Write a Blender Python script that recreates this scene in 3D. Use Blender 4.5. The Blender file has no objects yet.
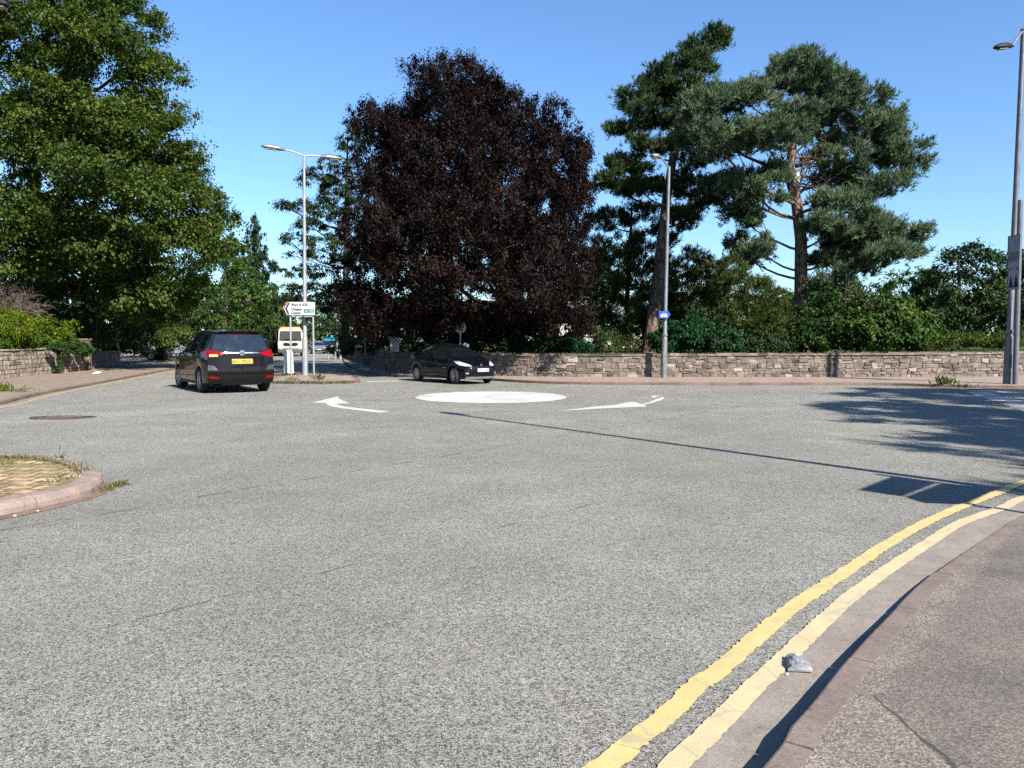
import bpy, bmesh, math, random
import numpy as np
from mathutils import Vector, Matrix
from mathutils.bvhtree import BVHTree
from mathutils.geometry import delaunay_2d_cdt

S = bpy.context.scene
COL = S.collection
PI = math.pi
R = math.radians
# ------------------------------------------------------------------ camera
CAM_Z = 1.5
FPX = 773.0
PITCH = math.atan(43 / 773)
cam_d = bpy.data.cameras.new('camera')
cam_d.sensor_width = 36.0
cam_d.lens = FPX / 1024 * 36.0
cam_d.clip_start = 0.05
cam_d.clip_end = 4000
cam = bpy.data.objects.new('camera', cam_d)
COL.objects.link(cam)
cam.location = (0, 0, CAM_Z)
cam.rotation_euler = (PI / 2 - PITCH, 0, 0)
S.camera = cam


def at(px, py, Y):
    """world point at distance Y that the photograph shows at pixel px, py"""
    u, v = (px - 512) / FPX, (384 - py) / FPX
    d = (u, math.cos(PITCH) + math.sin(PITCH) * v, -math.sin(PITCH) + math.cos(PITCH) * v)
    t = Y / d[1]
    return Vector((d[0] * t, Y, CAM_Z + d[2] * t))


def gp(px, py, z=0.0):
    """ground point under a pixel"""
    u, v = (px - 512) / FPX, (384 - py) / FPX
    d = (u, math.cos(PITCH) + math.sin(PITCH) * v, -math.sin(PITCH) + math.cos(PITCH) * v)
    t = (z - CAM_Z) / d[2]
    return (d[0] * t, d[1] * t)


# ------------------------------------------------------------------ light
SUN_EL = R(38)
SX, SY = 0.61, -0.79                       # towards the sun, on the ground
sun_dir = Vector((SX * math.cos(SUN_EL), SY * math.cos(SUN_EL), math.sin(SUN_EL)))
W = bpy.data.worlds.new('World')
S.world = W
W.use_nodes = True
wn = W.node_tree.nodes
wl = W.node_tree.links
bg = wn['Background']
sky = wn.new('ShaderNodeTexSky')
sky.sky_type = 'NISHITA'
sky.sun_disc = False
sky.sun_elevation = SUN_EL
sky.sun_rotation = math.atan2(SX, SY)
sky.altitude = 50
sky.air_density = 1.15
sky.dust_density = 0.2
sky.ozone_density = 9.0
wl.new(sky.outputs[0], bg.inputs[0])
bg.inputs[1].default_value = 0.080
ld = bpy.data.lights.new('sun', 'SUN')
ld.energy = 5.0
ld.angle = R(0.55)
ld.color = (1.0, 0.945, 0.86)
lo = bpy.data.objects.new('sun', ld)
COL.objects.link(lo)
lo.rotation_euler = sun_dir.to_track_quat('Z', 'Y').to_euler()
lo.location = (30, -40, 40)
S.view_settings.view_transform = 'Standard'
S.view_settings.look = 'None'
S.view_settings.exposure = 1.4
S.view_settings.gamma = 1
S.view_settings.use_curve_mapping = False
S.render.engine = 'CYCLES'
S.cycles.max_bounces = 6
S.cycles.use_denoising = False
S.cycles.diffuse_bounces = 3
S.cycles.glossy_bounces = 3
S.cycles.transmission_bounces = 4
S.cycles.transparent_max_bounces = 6
S.cycles.caustics_reflective = False
S.cycles.caustics_refractive = False

# ------------------------------------------------------------------ materials
class NT:
    def __init__(s, name):
        s.m = bpy.data.materials.new(name)
        s.m.use_nodes = True
        s.t = s.m.node_tree
        s.bsdf = s.t.nodes['Principled BSDF']
        s.out = s.t.nodes['Material Output']

    def n(s, typ, ins=None, **props):
        nd = s.t.nodes.new('ShaderNode' + typ)
        for k, v in props.items():
            setattr(nd, k, v)
        for k, v in (ins or {}).items():
            s.set(nd.inputs[k], v)
        return nd

    def set(s, sock, v):
        if isinstance(v, bpy.types.NodeSocket):
            s.t.links.new(v, sock)
        elif isinstance(v, bpy.types.Node):
            s.t.links.new(v.outputs[0], sock)
        else:
            if hasattr(sock.default_value, '__len__') and not hasattr(v, '__len__'):
                v = (v, v, v, 1)[:len(sock.default_value)]
            elif hasattr(v, '__len__') and len(v) == 3 and len(sock.default_value) == 4:
                v = (*v, 1)
            sock.default_value = v

    def math(s, op, a, b=0.0, c=None, clamp=False):
        nd = s.n('Math', operation=op, use_clamp=clamp)
        s.set(nd.inputs[0], a)
        s.set(nd.inputs[1], b)
        if c is not None:
            s.set(nd.inputs[2], c)
        return nd.outputs[0]

    def mix(s, f, a, b, mode='MIX'):
        nd = s.n('MixRGB', blend_type=mode)
        s.set(nd.inputs[0], f)
        s.set(nd.inputs[1], a)
        s.set(nd.inputs[2], b)
        return nd.outputs[0]

    def noise(s, scale, detail=3, rough=.55, vec=None, out=0):
        nd = s.n('TexNoise', {'Scale': scale, 'Detail': detail, 'Roughness': rough})
        s.set(nd.inputs['Vector'], vec if vec is not None else s.pos())
        return nd.outputs[out]

    def vor(s, scale, feature='F1', out='Distance', vec=None, rnd=1.0):
        nd = s.n('TexVoronoi', {'Scale': scale, 'Randomness': rnd}, feature=feature)
        s.set(nd.inputs['Vector'], vec if vec is not None else s.pos())
        return nd.outputs[out]

    def pos(s):
        if not hasattr(s, '_p'):
            s._p = s.n('NewGeometry').outputs['Position']
        return s._p

    def obj(s):
        if not hasattr(s, '_o'):
            s._o = s.n('TexCoord').outputs['Object']
        return s._o

    def ramp(s, f, stops, interp='LINEAR'):
        nd = s.n('ValToRGB')
        cr = nd.color_ramp
        cr.interpolation = interp
        while len(cr.elements) < len(stops):
            cr.elements.new(0.5)
        for e, (p, c) in zip(cr.elements, stops):
            e.position = p
            e.color = (c, c, c, 1) if not hasattr(c, '__len__') else (*c, 1)
        s.set(nd.inputs[0], f)
        return nd.outputs[0]

    def step(s, f, a, b):
        nd = s.n('MapRange', {'From Min': a, 'From Max': b}, interpolation_type='SMOOTHSTEP')
        s.set(nd.inputs['Value'], f)
        return nd.outputs[0]

    def bump(s, h, strength=.4, dist=.01, normal=None):
        nd = s.n('Bump', {'Strength': strength, 'Distance': dist})
        s.set(nd.inputs['Height'], h)
        if normal is not None:
            s.set(nd.inputs['Normal'], normal)
        return nd.outputs[0]

    def fin(s, color=None, rough=None, normal=None, **kw):
        b = s.bsdf
        if color is not None:
            s.set(b.inputs['Base Color'], color)
        if rough is not None:
            s.set(b.inputs['Roughness'], rough)
        if normal is not None:
            s.set(b.inputs['Normal'], normal)
        for k, v in kw.items():
            s.set(b.inputs[k.replace('_', ' ')], v)
        return s.m


def simple(name, color, rough=.5, metal=0.0, var=.15, scale=6, coat=0.0, bump=0.0, **kw):
    t = NT(name)
    f = t.noise(scale, 4, .6, t.obj())
    c2 = tuple(max(0, c * (1 - var)) for c in color)
    c1 = tuple(min(1, c * (1 + var)) for c in color)
    c = t.mix(t.step(f, .3, .7), c2, c1)
    nrm = t.bump(t.noise(scale * 8, 3, .6, t.obj()), bump, .01) if bump else None
    return t.fin(c, t.math('ADD', t.math('MULTIPLY', f, .15), rough - .07), nrm, Metallic=metal, Coat_Weight=coat, **kw)


def line_mask(t, a, b, width, wob=.15, nscale=1.2):
    """1 along the wobbling segment a-b on the ground"""
    x = t.n('SeparateXYZ', {'Vector': t.pos()})
    ax, ay = a
    dx, dy = b[0] - a[0], b[1] - a[1]
    L = math.hypot(dx, dy)
    dx, dy = dx / L, dy / L
    px = t.math('SUBTRACT', x.outputs[0], ax)
    py = t.math('SUBTRACT', x.outputs[1], ay)
    along = t.math('ADD', t.math('MULTIPLY', px, dx), t.math('MULTIPLY', py, dy))
    acr = t.math('SUBTRACT', t.math('MULTIPLY', px, -dy), t.math('MULTIPLY', py, -dx))
    acr = t.math('ADD', acr, t.math('MULTIPLY', t.math('SUBTRACT', t.noise(nscale, 4), .5), wob * 2))
    m = t.math('SUBTRACT', 1, t.math('DIVIDE', t.math('ABSOLUTE', acr), width), clamp=True)
    inside = t.math('MULTIPLY', t.math('GREATER_THAN', along, 0), t.math('LESS_THAN', along, L))
    return t.math('MULTIPLY', m, inside)


def asphalt():
    t = NT('road_asphalt')
    warp = t.n('MixRGB', {0: .012, 1: t.pos(), 2: t.noise(60, 2, .5, None, 1)}, blend_type='ADD').outputs[0]
    cell = t.vor(120, 'F1', 'Color', warp)
    cs = t.n('SeparateColor', {'Color': cell})
    edge = t.vor(120, 'DISTANCE_TO_EDGE', 'Distance', warp)
    stone = t.ramp(cs.outputs[0], [(0, (.055, .054, .05)), (.16, (.12, .119, .112)), (.35, (.200, .201, .185)), (.75, (.252, .252, .232)), (1, (.315, .315, .293))])
    stone = t.mix(t.math('MULTIPLY', cs.outputs[1], .5), stone, t.mix(1, stone, (1.12, 1.0, .9), 'MULTIPLY'))
    gap = t.step(edge, .0, .12)
    c = t.mix(gap, t.mix(1, stone, (.33, .32, .30), 'MULTIPLY'), stone)
    # flecks where chippings were lost, at two sizes
    f1 = t.step(t.noise(26, 5, .62), .60, .68)
    c = t.mix(t.math('MULTIPLY', f1, .45), c, (.06, .058, .054))
    f2 = t.step(t.noise(9, 7, .72, t.n('Mapping', {'Vector': t.pos(), 'Rotation': (0, 0, R(35)), 'Scale': (1, .38, 1)}).outputs[0]), .655, .70)
    c = t.mix(t.math('MULTIPLY', f2, .62), c, (.055, .053, .05))
    c = t.mix(t.math('MULTIPLY', t.step(t.noise(.5, 3), .4, .65), .35), c, t.mix(1, c, (1.04, .985, .97), 'MULTIPLY'))
    lt = t.step(t.noise(11, 5, .6, t.n('Mapping', {'Vector': t.pos(), 'Location': (9, 3, 0)}).outputs[0]), .62, .72)
    c = t.mix(t.math('MULTIPLY', lt, .28), c, (.36, .35, .33))
    # broad wear
    big = t.noise(.22, 4, .5)
    c = t.mix(1, c, t.ramp(big, [(.3, (.86, .85, .84)), (.5, (1.0, 1.0, .98)), (.7, (1.12, 1.12, 1.08))]), 'MULTIPLY')
    mid = t.noise(1.1, 4, .6)
    c = t.mix(1, c, t.ramp(mid, [(.3, .88), (.7, 1.12)]), 'MULTIPLY')
    grn = t.step(t.noise(.09, 2), .42, .62)
    c = t.mix(t.math('MULTIPLY', grn, .5), c, t.mix(1, c, (1.0, 1.035, .96), 'MULTIPLY'))
    c = t.mix(1, c, t.ramp(t.noise(34, 3, .6), [(.32, .85), (.5, 1.0), (.68, 1.12)]), 'MULTIPLY')
    c = t.mix(1, c, t.ramp(t.noise(13, 3, .6), [(.32, .90), (.5, 1.0), (.68, 1.09)]), 'MULTIPLY')
    # tyre polished bands and joint lines
    for a, b, w, wob, k in (((-4.4, 5.6), (5.6, 18.2), .05, .12, .6), ((-2.2, 3.9), (1.8, 8.2), .02, .05, .75), ((-6.0, 4.3), (-1.0, 8.6), .018, .05, .5),
                            ((-9, 15.8), (-1.5, 20.5), .04, .2, .4), ((-12, 20.4), (-4, 14.2), .05, .3, .35),
                            ((-9, 11.4), (8, 14.4), .03, .2, .3)):
        lm = t.math('MULTIPLY', line_mask(t, a, b, w, wob), t.step(t.noise(3, 4), .42, .6))
        c = t.mix(t.math('MULTIPLY', t.step(lm, .1, .8), k), c, (.045, .043, .04))
    for a, b, w, k in (((-12.0, 12), (3, 27), 1.3, .30), ((-3, 12.4), (12, 20.6), .9, .26), ((4.5, 11.5), (13, 22), .7, .2), ((-8.3, 10), (-13, 30), 1.0, .2)):
        lm = line_mask(t, a, b, w, .8, .3)
        c = t.mix(t.math('MULTIPLY', t.step(lm, 0, 1), k), c, t.mix(1, c, (1.32, 1.31, 1.27), 'MULTIPLY'))
    for a, b, w, k in (((-2.85, 5.05), (-2.35, 5.55), .12, .15),):
        lm = t.math('MULTIPLY', line_mask(t, a, b, w, .1, 3), t.step(t.noise(18, 4), .4, .6))
        c = t.mix(t.math('MULTIPLY', t.step(lm, 0, .7), k), c, (.45, .44, .41))
    h = t.math('ADD', t.math('MULTIPLY', gap, .6), t.math('MULTIPLY', cs.outputs[2], .5))
    h = t.math('SUBTRACT', h, t.math('MULTIPLY', f1, .9))
    nrm = t.bump(h, .75, .006)
    return t.fin(c, .82, nrm, Specular_IOR_Level=.35)


def tarmac(name, base, patch=True):
    t = NT(name)
    cell = t.n('SeparateColor', {'Color': t.vor(150, 'F1', 'Color')})
    st = t.ramp(cell.outputs[0], [(0, .55), (.6, 1.0), (1, 1.6)])
    c = t.mix(1, base, st, 'MULTIPLY')
    c = t.mix(1, c, t.ramp(t.noise(2.2, 5, .6), [(.3, (.78, .78, .8)), (.7, (1.2, 1.17, 1.13))]), 'MULTIPLY')
    if patch:
        # an older coarse patch next to the kerb, with a cracked edge
        def half(a_, b_):
            x = t.n('SeparateXYZ', {'Vector': t.pos()})
            dx, dy = b_[0] - a_[0], b_[1] - a_[1]
            L_ = math.hypot(dx, dy)
            d_ = t.math('SUBTRACT', t.math('MULTIPLY', t.math('SUBTRACT', x.outputs[0], a_[0]), dy / L_), t.math('MULTIPLY', t.math('SUBTRACT', x.outputs[1], a_[1]), dx / L_))
            return t.math('ADD', d_, t.math('MULTIPLY', t.math('SUBTRACT', t.noise(6, 4), .5), .12))
        A_, B_, C_ = gp(985, 548, .1), gp(873, 692, .1), gp(955, 768, .1)
        e1 = t.step(half(B_, A_), -.02, .05)
        e2 = t.step(half(B_, C_), .0, .012)
        m = t.math('MULTIPLY', e1, t.math('SUBTRACT', 1, e2)) if False else t.math('MULTIPLY', e1, t.math('SUBTRACT', 1, t.step(half(B_, C_), -.012, .0)))
        c = t.mix(m, t.mix(1, c, t.ramp(cell.outputs[1], [(0, .62), (.4, 1.05), (1, 1.45)]), 'MULTIPLY'), t.mix(1, c, (.86, .86, .87), 'MULTIPLY'))
        wide = t.step(t.noise(.9, 3, .5), .48, .6)
        c = t.mix(t.math('MULTIPLY', wide, .5), c, t.mix(1, c, (.78, .78, .79), 'MULTIPLY'))
        c = t.mix(t.math('MULTIPLY', t.step(line_mask(t, B_, C_, .014, .05, 6), .1, .8), .8), c, (.03, .028, .027))
        s_ = gp(988, 724, .1)
        c = t.mix(t.math('MULTIPLY', t.step(line_mask(t, (s_[0] - .02, s_[1]), (s_[0] + .02, s_[1]), .012, .003, 5), .1, .5), .7), c, (.05, .035, .03))
        f = t.step(t.noise(17, 4), .67, .72)
        c = t.mix(t.math('MULTIPLY', f, .4), c, (.07, .065, .06))
    nrm = t.bump(t.math('ADD', cell.outputs[1], t.math('MULTIPLY', t.noise(40, 3), .8)), .6, .005)
    return t.fin(c, .85, nrm, Specular_IOR_Level=.3)


def concrete(name, c0, c1, scale=5):
    t = NT(name)
    c = t.mix(t.step(t.noise(scale, 5, .65), .3, .7), c0, c1)
    c = t.mix(t.math('MULTIPLY', t.step(t.noise(scale * 6, 4), .58, .7), .4), c, tuple(.5 * v for v in c0))
    g = t.n('SeparateColor', {'Color': t.vor(170, 'F1', 'Color')})
    c = t.mix(1, c, t.ramp(g.outputs[0], [(0, .78), (1, 1.22)]), 'MULTIPLY')
    return t.fin(c, .85, t.bump(t.math('ADD', g.outputs[1], t.noise(30, 4)), .45, .004), Specular_IOR_Level=.3)


def paint(name, col, wear=.5, crack=True, tyre=0):
    t = NT(name)
    c = t.mix(t.step(t.noise(7, 5, .6), .3, .7), tuple(.86 * v for v in col), col)
    sp = t.vor(75, 'DISTANCE_TO_EDGE', 'Distance')
    c = t.mix(t.math('MULTIPLY', t.math('SUBTRACT', 1, t.step(sp, 0, .09)), .22), c, tuple(.55 * v for v in col))
    w = t.step(t.noise(9, 6, .7), .62 - .12 * wear, .70)
    w2 = t.step(t.noise(1.3, 4, .6), .40, .62)
    c = t.mix(t.math('MULTIPLY', t.math('MULTIPLY', w, w2), .8), c, (.2, .195, .18))
    if tyre:
        sm = t.step(t.noise(2.2, 6, .65, t.n('Mapping', {'Vector': t.pos(), 'Rotation': (0, 0, R(-12)), 'Scale': (.35, 1.6, 1)}).outputs[0]), .46, .62)
        c = t.mix(t.math('MULTIPLY', sm, tyre), c, (.22, .21, .195))
    if crack:
        k = t.math('SUBTRACT', 1, t.step(t.vor(2.4, 'DISTANCE_TO_EDGE', 'Distance', t.n('MixRGB', {0: .25, 1: t.pos(), 2: t.noise(3, 3, .5, None, 1)}, blend_type='ADD').outputs[0]), 0, .03))
        c = t.mix(t.math('MULTIPLY', k, .45), c, (.2, .19, .17))
    return t.fin(c, .7, t.bump(t.math('ADD', t.noise(70, 3), sp), .35, .004), Specular_IOR_Level=.35)


def stone(name, cols, mort=None, moss=.3):
    """colour from the per-stone attribute 'v'"""
    t = NT(name)
    a = t.n('Attribute', attribute_name='v').outputs['Fac']
    c = t.ramp(a, cols)
    n1 = t.noise(5, 6, .65)
    c = t.mix(1, c, t.ramp(n1, [(.3, .66), (.7, 1.28)]), 'MULTIPLY')
    c = t.mix(t.math('MULTIPLY', t.step(t.noise(1.1, 5, .6), .52, .66), .5), c, t.mix(1, c, (.45, .43, .42), 'MULTIPLY'))
    c = t.mix(t.math('MULTIPLY', t.step(t.noise(22, 4, .6), .6, .7), moss), c, (.38, .37, .33))
    return t.fin(c, .9, t.bump(t.math('ADD', n1, t.math('MULTIPLY', t.noise(28, 4), .6)), .8, .03), Specular_IOR_Level=.25)


def leafmat(name, dark, light, yellow=None, rough=.5, trans=.3, ysh=.12, spec=.4):
    t = NT(name)
    a = t.n('Attribute', attribute_name='v').outputs['Fac']
    st = [(0, dark), (.75, light)]
    st.append((1.0, yellow or light))
    c = t.ramp(a, st)
    c = t.mix(1, c, t.ramp(t.noise(.45, 3), [(.3, (.82, .86, .85)), (.7, (1.15, 1.12, 1.1))]), 'MULTIPLY')
    t.fin(c, rough, Specular_IOR_Level=spec)
    if trans > 0:
        tr = t.n('BsdfTranslucent', {'Color': t.mix(1, c, (1.25, 1.35, .7), 'MULTIPLY')})
        mx = t.n('MixShader', {0: trans, 1: t.bsdf.outputs[0], 2: tr.outputs[0]})
        t.t.links.new(mx.outputs[0], t.out.inputs[0])
    return t.m


def bark(name, c0, c1, scale=6):
    t = NT(name)
    m = t.n('Mapping', {'Vector': t.pos(), 'Scale': (1, 1, .22)}).outputs[0]
    n = t.noise(scale, 5, .65, m)
    v = t.vor(scale * 1.3, 'DISTANCE_TO_EDGE', 'Distance', m)
    c = t.mix(t.step(n, .35, .65), c0, c1)
    c = t.mix(t.math('SUBTRACT', 1, t.step(v, 0, .12)), c, tuple(.35 * k for k in c0))
    return t.fin(c, .92, t.bump(t.math('ADD', n, v), .9, .05), Specular_IOR_Level=.2)


def carpaint(name, col, metal=.1):
    t = NT(name)
    fl = t.n('SeparateColor', {'Color': t.vor(900, 'F1', 'Color', t.obj())})
    dust = t.step(t.noise(3.5, 5, .6, t.obj()), .45, .75)
    c = t.mix(t.math('MULTIPLY', fl.outputs[0], .4), col, tuple(min(1, v * 2.2) for v in col))
    c = t.mix(t.math('MULTIPLY', dust, .025), c, (.12, .11, .1))
    return t.fin(c, t.math('ADD', .5, t.math('MULTIPLY', dust, .16)), None, Metallic=0, Coat_Weight=1.0, Coat_Roughness=.04, Coat_IOR=1.36, Specular_IOR_Level=.04)


def glassy(name, col=(.004, .005, .006), rough=.03, dirt=.02):
    t = NT(name)
    n = t.step(t.noise(4, 5, .6, t.obj()), .45, .75)
    c = t.mix(t.math('MULTIPLY', n, dirt), col, (.3, .29, .27))
    return t.fin(c, t.math('ADD', rough, t.math('MULTIPLY', n, .08)), None, Specular_IOR_Level=.9, Coat_Weight=.6, Coat_Roughness=.03)


def lampglass(name, col, emit=0.0):
    t = NT(name)
    v = t.math('SINE', t.math('MULTIPLY', t.n('SeparateXYZ', {'Vector': t.obj()}).outputs[2], 260))
    c = t.mix(t.step(v, -.5, .8), tuple(.7 * k for k in col), col)
    m = t.fin(c, .12, t.bump(v, .2, .003), Coat_Weight=.05, Specular_IOR_Level=.15)
    if emit:
        t.set(t.bsdf.inputs['Emission Color'], (*col, 1))
        t.bsdf.inputs['Emission Strength'].default_value = emit
    return m


M = {}
M['asphalt'] = asphalt()
M['tarmac'] = tarmac('pavement_tarmac', (.150, .130, .109))
M['tarmac_far'] = tarmac('far_pavement_tarmac', (.225, .183, .148), False)
M['tarmac_left'] = tarmac('side_pavement_tarmac', (.19, .15, .118), False)
M['gutter'] = concrete('gutter_channel', (.160, .138, .116), (.216, .188, .160), 3)
M['kerb'] = concrete('kerb_concrete', (.125, .096, .082), (.17, .134, .115), 4)
M['kerb_far'] = concrete('far_kerb_concrete', (.10, .062, .045), (.165, .11, .083), 2)
M['kerb_isl'] = concrete('island_kerb_concrete', (.175, .132, .112), (.25, .19, .16), 4)
M['white'] = paint('white_road_paint', (.42, .415, .39), .5)
M['yellow'] = paint('yellow_road_paint', (.44, .35, .15), .35, True)
M['yellow_pale'] = paint('pale_yellow_road_paint', (.43, .355, .21), .35, True)
M['yellow_old'] = paint('faded_yellow_paint', (.30, .235, .13), .9, False)
M['metal'] = simple('galvanised_steel', (.165, .17, .178), .45, .4, .15, 5)
M['metal_lt'] = simple('pale_painted_steel', (.25, .255, .262), .45, .2, .1, 4)
M['metal_dk'] = simple('grey_painted_column', (.12, .12, .135), .45, .3, .15, 4)
M['lamp_dk'] = simple('dark_lamp_housing', (.014, .015, .02), .6, 0, .2, 6, Specular_IOR_Level=.2)
M['lamp_lens'] = simple('lamp_lens', (.26, .23, .13), .3, 0, .1, 10)
M['sign_white'] = simple('white_sign_face', (.40, .40, .39), .4, 0, .05, 3)
M['sign_back'] = simple('grey_sign_back', (.36, .37, .38), .5, .3, .1, 5)
M['sign_black'] = simple('black_lettering', (.012, .012, .014), .45, 0, .1, 5)
M['sign_green'] = simple('green_sign_panel', (.0, .12, .075), .4, 0, .08, 5)
M['sign_blue'] = simple('blue_sign_face', (.012, .06, .42), .4, 0, .08, 5)
M['plastic_white'] = simple('white_bollard_plastic', (.40, .395, .375), .45, 0, .1, 3)
M['black'] = simple('black_plastic', (.006, .006, .0065), .6, 0, .2, 8, Specular_IOR_Level=.15)
M['rubber'] = simple('tyre_rubber', (.010, .0095, .009), .85, 0, .25, 10)
M['alloy'] = simple('alloy_rim', (.42, .43, .45), .32, .8, .12, 9)
M['chrome'] = simple('chrome_trim', (.42, .43, .45), .2, 1.0, .05, 9)
M['glass'] = glassy('car_glass')
M['glass_rear'] = glassy('tinted_rear_glass', (.010, .015, .02), .04, .07)
M['red'] = lampglass('red_lamp_glass', (.22, .003, .004))
M['red_hi'] = lampglass('red_brake_strip', (.32, .02, .03))
M['amber_lit'] = lampglass('lit_amber_indicator', (1.0, .42, .08), 1.6)
M['lampclear'] = lampglass('clear_lamp_glass', (.34, .35, .37))
M['plate_y'] = simple('yellow_plate', (.40, .30, .055), .35, 0, .06, 6)
M['plate_w'] = simple('white_plate', (.38, .38, .37), .35, 0, .06, 6)
M['paint_brown'] = carpaint('dark_brown_car_paint', (.0042, .0028, .0028))
M['paint_navy'] = carpaint('navy_black_car_paint', (.0016, .0018, .0042))
M['paint_grey'] = carpaint('grey_car_paint', (.09, .095, .10))
M['paint_blue'] = carpaint('pale_blue_car_paint', (.16, .24, .32))
M['truckwhite'] = simple('white_truck_paint', (.34, .34, .325), .35, 0, .08, 3, .5)
M['orange'] = simple('orange_plastic', (.75, .28, .06), .4, 0, .1, 4)
M['turq'] = simple('turquoise_canvas', (.004, .19, .29), .55, 0, .12, 3)
M['brickred'] = simple('red_brick', (.35, .15, .09), .9, 0, .25, 7, 0, .3)
M['render'] = simple('white_render', (.45, .44, .42), .85, 0, .08, 2, 0, .2)
M['iron'] = concrete('rusty_cast_iron', (.07, .05, .042), (.14, .10, .085), 6)
M['litter'] = simple('white_paper', (.8, .8, .8), .6, 0, .05, 20)

M['wall_rub'] = stone('rubble_stone', [(0, (.058, .047, .040)), (.3, (.118, .094, .078)), (.7, (.178, .143, .117)), (1, (.27, .225, .185))])
M['wall_left'] = stone('squared_limestone', [(0, (.14, .112, .088)), (.4, (.22, .18, .145)), (1, (.29, .24, .195))])
M['mortar'] = concrete('lime_mortar', (.095, .079, .067), (.15, .126, .106), 4)

M['syc'] = leafmat('broad_leaf', (.024, .046, .009), (.078, .114, .022), (.14, .135, .028), .62, .34, spec=.14)
M['syc2'] = leafmat('mid_green_leaf', (.016, .042, .010), (.060, .108, .020), (.11, .15, .028), .6, .28, spec=.15)
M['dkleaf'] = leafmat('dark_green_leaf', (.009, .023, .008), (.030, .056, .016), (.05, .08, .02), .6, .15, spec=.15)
M['beech'] = leafmat('copper_leaf', (.0042, .0020, .0020), (.0125, .0054, .0048), (.034, .018, .013), .6, .05, spec=.12)
M['pine'] = leafmat('blue_green_needle', (.038, .066, .040), (.122, .166, .100), (.16, .20, .105), .65, .26, spec=.12)
M['pine2'] = leafmat('olive_needle', (.024, .040, .010), (.075, .094, .024), (.13, .13, .04), .65, .12, spec=.12)
M['laurel'] = leafmat('laurel_leaf', (.006, .026, .009), (.017, .062, .02), (.035, .10, .028), .55, .2, spec=.15)
M['bright'] = leafmat('yellow_green_leaf', (.05, .09, .006), (.125, .17, .010), (.28, .27, .012), .6, .3, spec=.15)
M['garden'] = leafmat('garden_leaf', (.025, .06, .006), (.075, .12, .010), (.16, .19, .014), .6, .3, spec=.15)
M['ivy'] = leafmat('ivy_leaf', (.010, .030, .007), (.034, .072, .013), (.07, .12, .02), .6, .15, spec=.15)
M['grass'] = leafmat('dry_grass_blade', (.04, .055, .012), (.10, .105, .025), (.21, .165, .06), .6, .3)
M['lawn'] = leafmat('lawn_blade', (.04, .07, .008), (.09, .125, .012), (.16, .18, .025), .6, .3)
M['bark'] = bark('grey_bark', (.06, .05, .042), (.14, .12, .10))
M['bark_dk'] = bark('dark_bark', (.028, .022, .018), (.065, .052, .042))
M['bark_pine'] = bark('pine_bark', (.10, .066, .048), (.25, .175, .13))
M['twig'] = bark('dead_twig', (.10, .075, .058), (.24, .185, .15), 14)


def earth():
    t = NT('grassy_earth')
    c = t.mix(t.step(t.noise(.6, 5), .35, .65), (.03, .036, .012), (.07, .08, .018))
    c = t.mix(t.math('MULTIPLY', t.step(t.noise(9, 4), .5, .65), .5), c, (.07, .05, .03))
    return t.fin(c, .95, t.bump(t.noise(20, 4), .8, .05), Specular_IOR_Level=.1)


M['earth'] = earth()


def brickpave():
    t = NT('block_paving')
    mp = t.n('Mapping', {'Vector': t.pos(), 'Rotation': (0, 0, R(4))}).outputs[0]
    b = t.n('TexBrick', {'Vector': mp, 'Color1': (.30, .185, .10, 1), 'Color2': (.40, .275, .165, 1), 'Mortar': (.07, .062, .025, 1), 'Scale': 1.0,
                         'Mortar Size': .022, 'Mortar Smooth': .4, 'Brick Width': .30, 'Row Height': .21})
    c = t.mix(1, b.outputs[0], t.ramp(t.noise(7, 4), [(.3, .8), (.7, 1.18)]), 'MULTIPLY')
    g = t.math('MULTIPLY', t.step(t.noise(5, 5, .7), .46, .56), .85)
    c = t.mix(g, c, (.115, .10, .032))
    return t.fin(c, .9, t.bump(t.math('SUBTRACT', t.noise(30), t.math('MULTIPLY', b.outputs['Fac'], 1.5)), .6, .012))


M['pave'] = brickpave()

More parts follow.
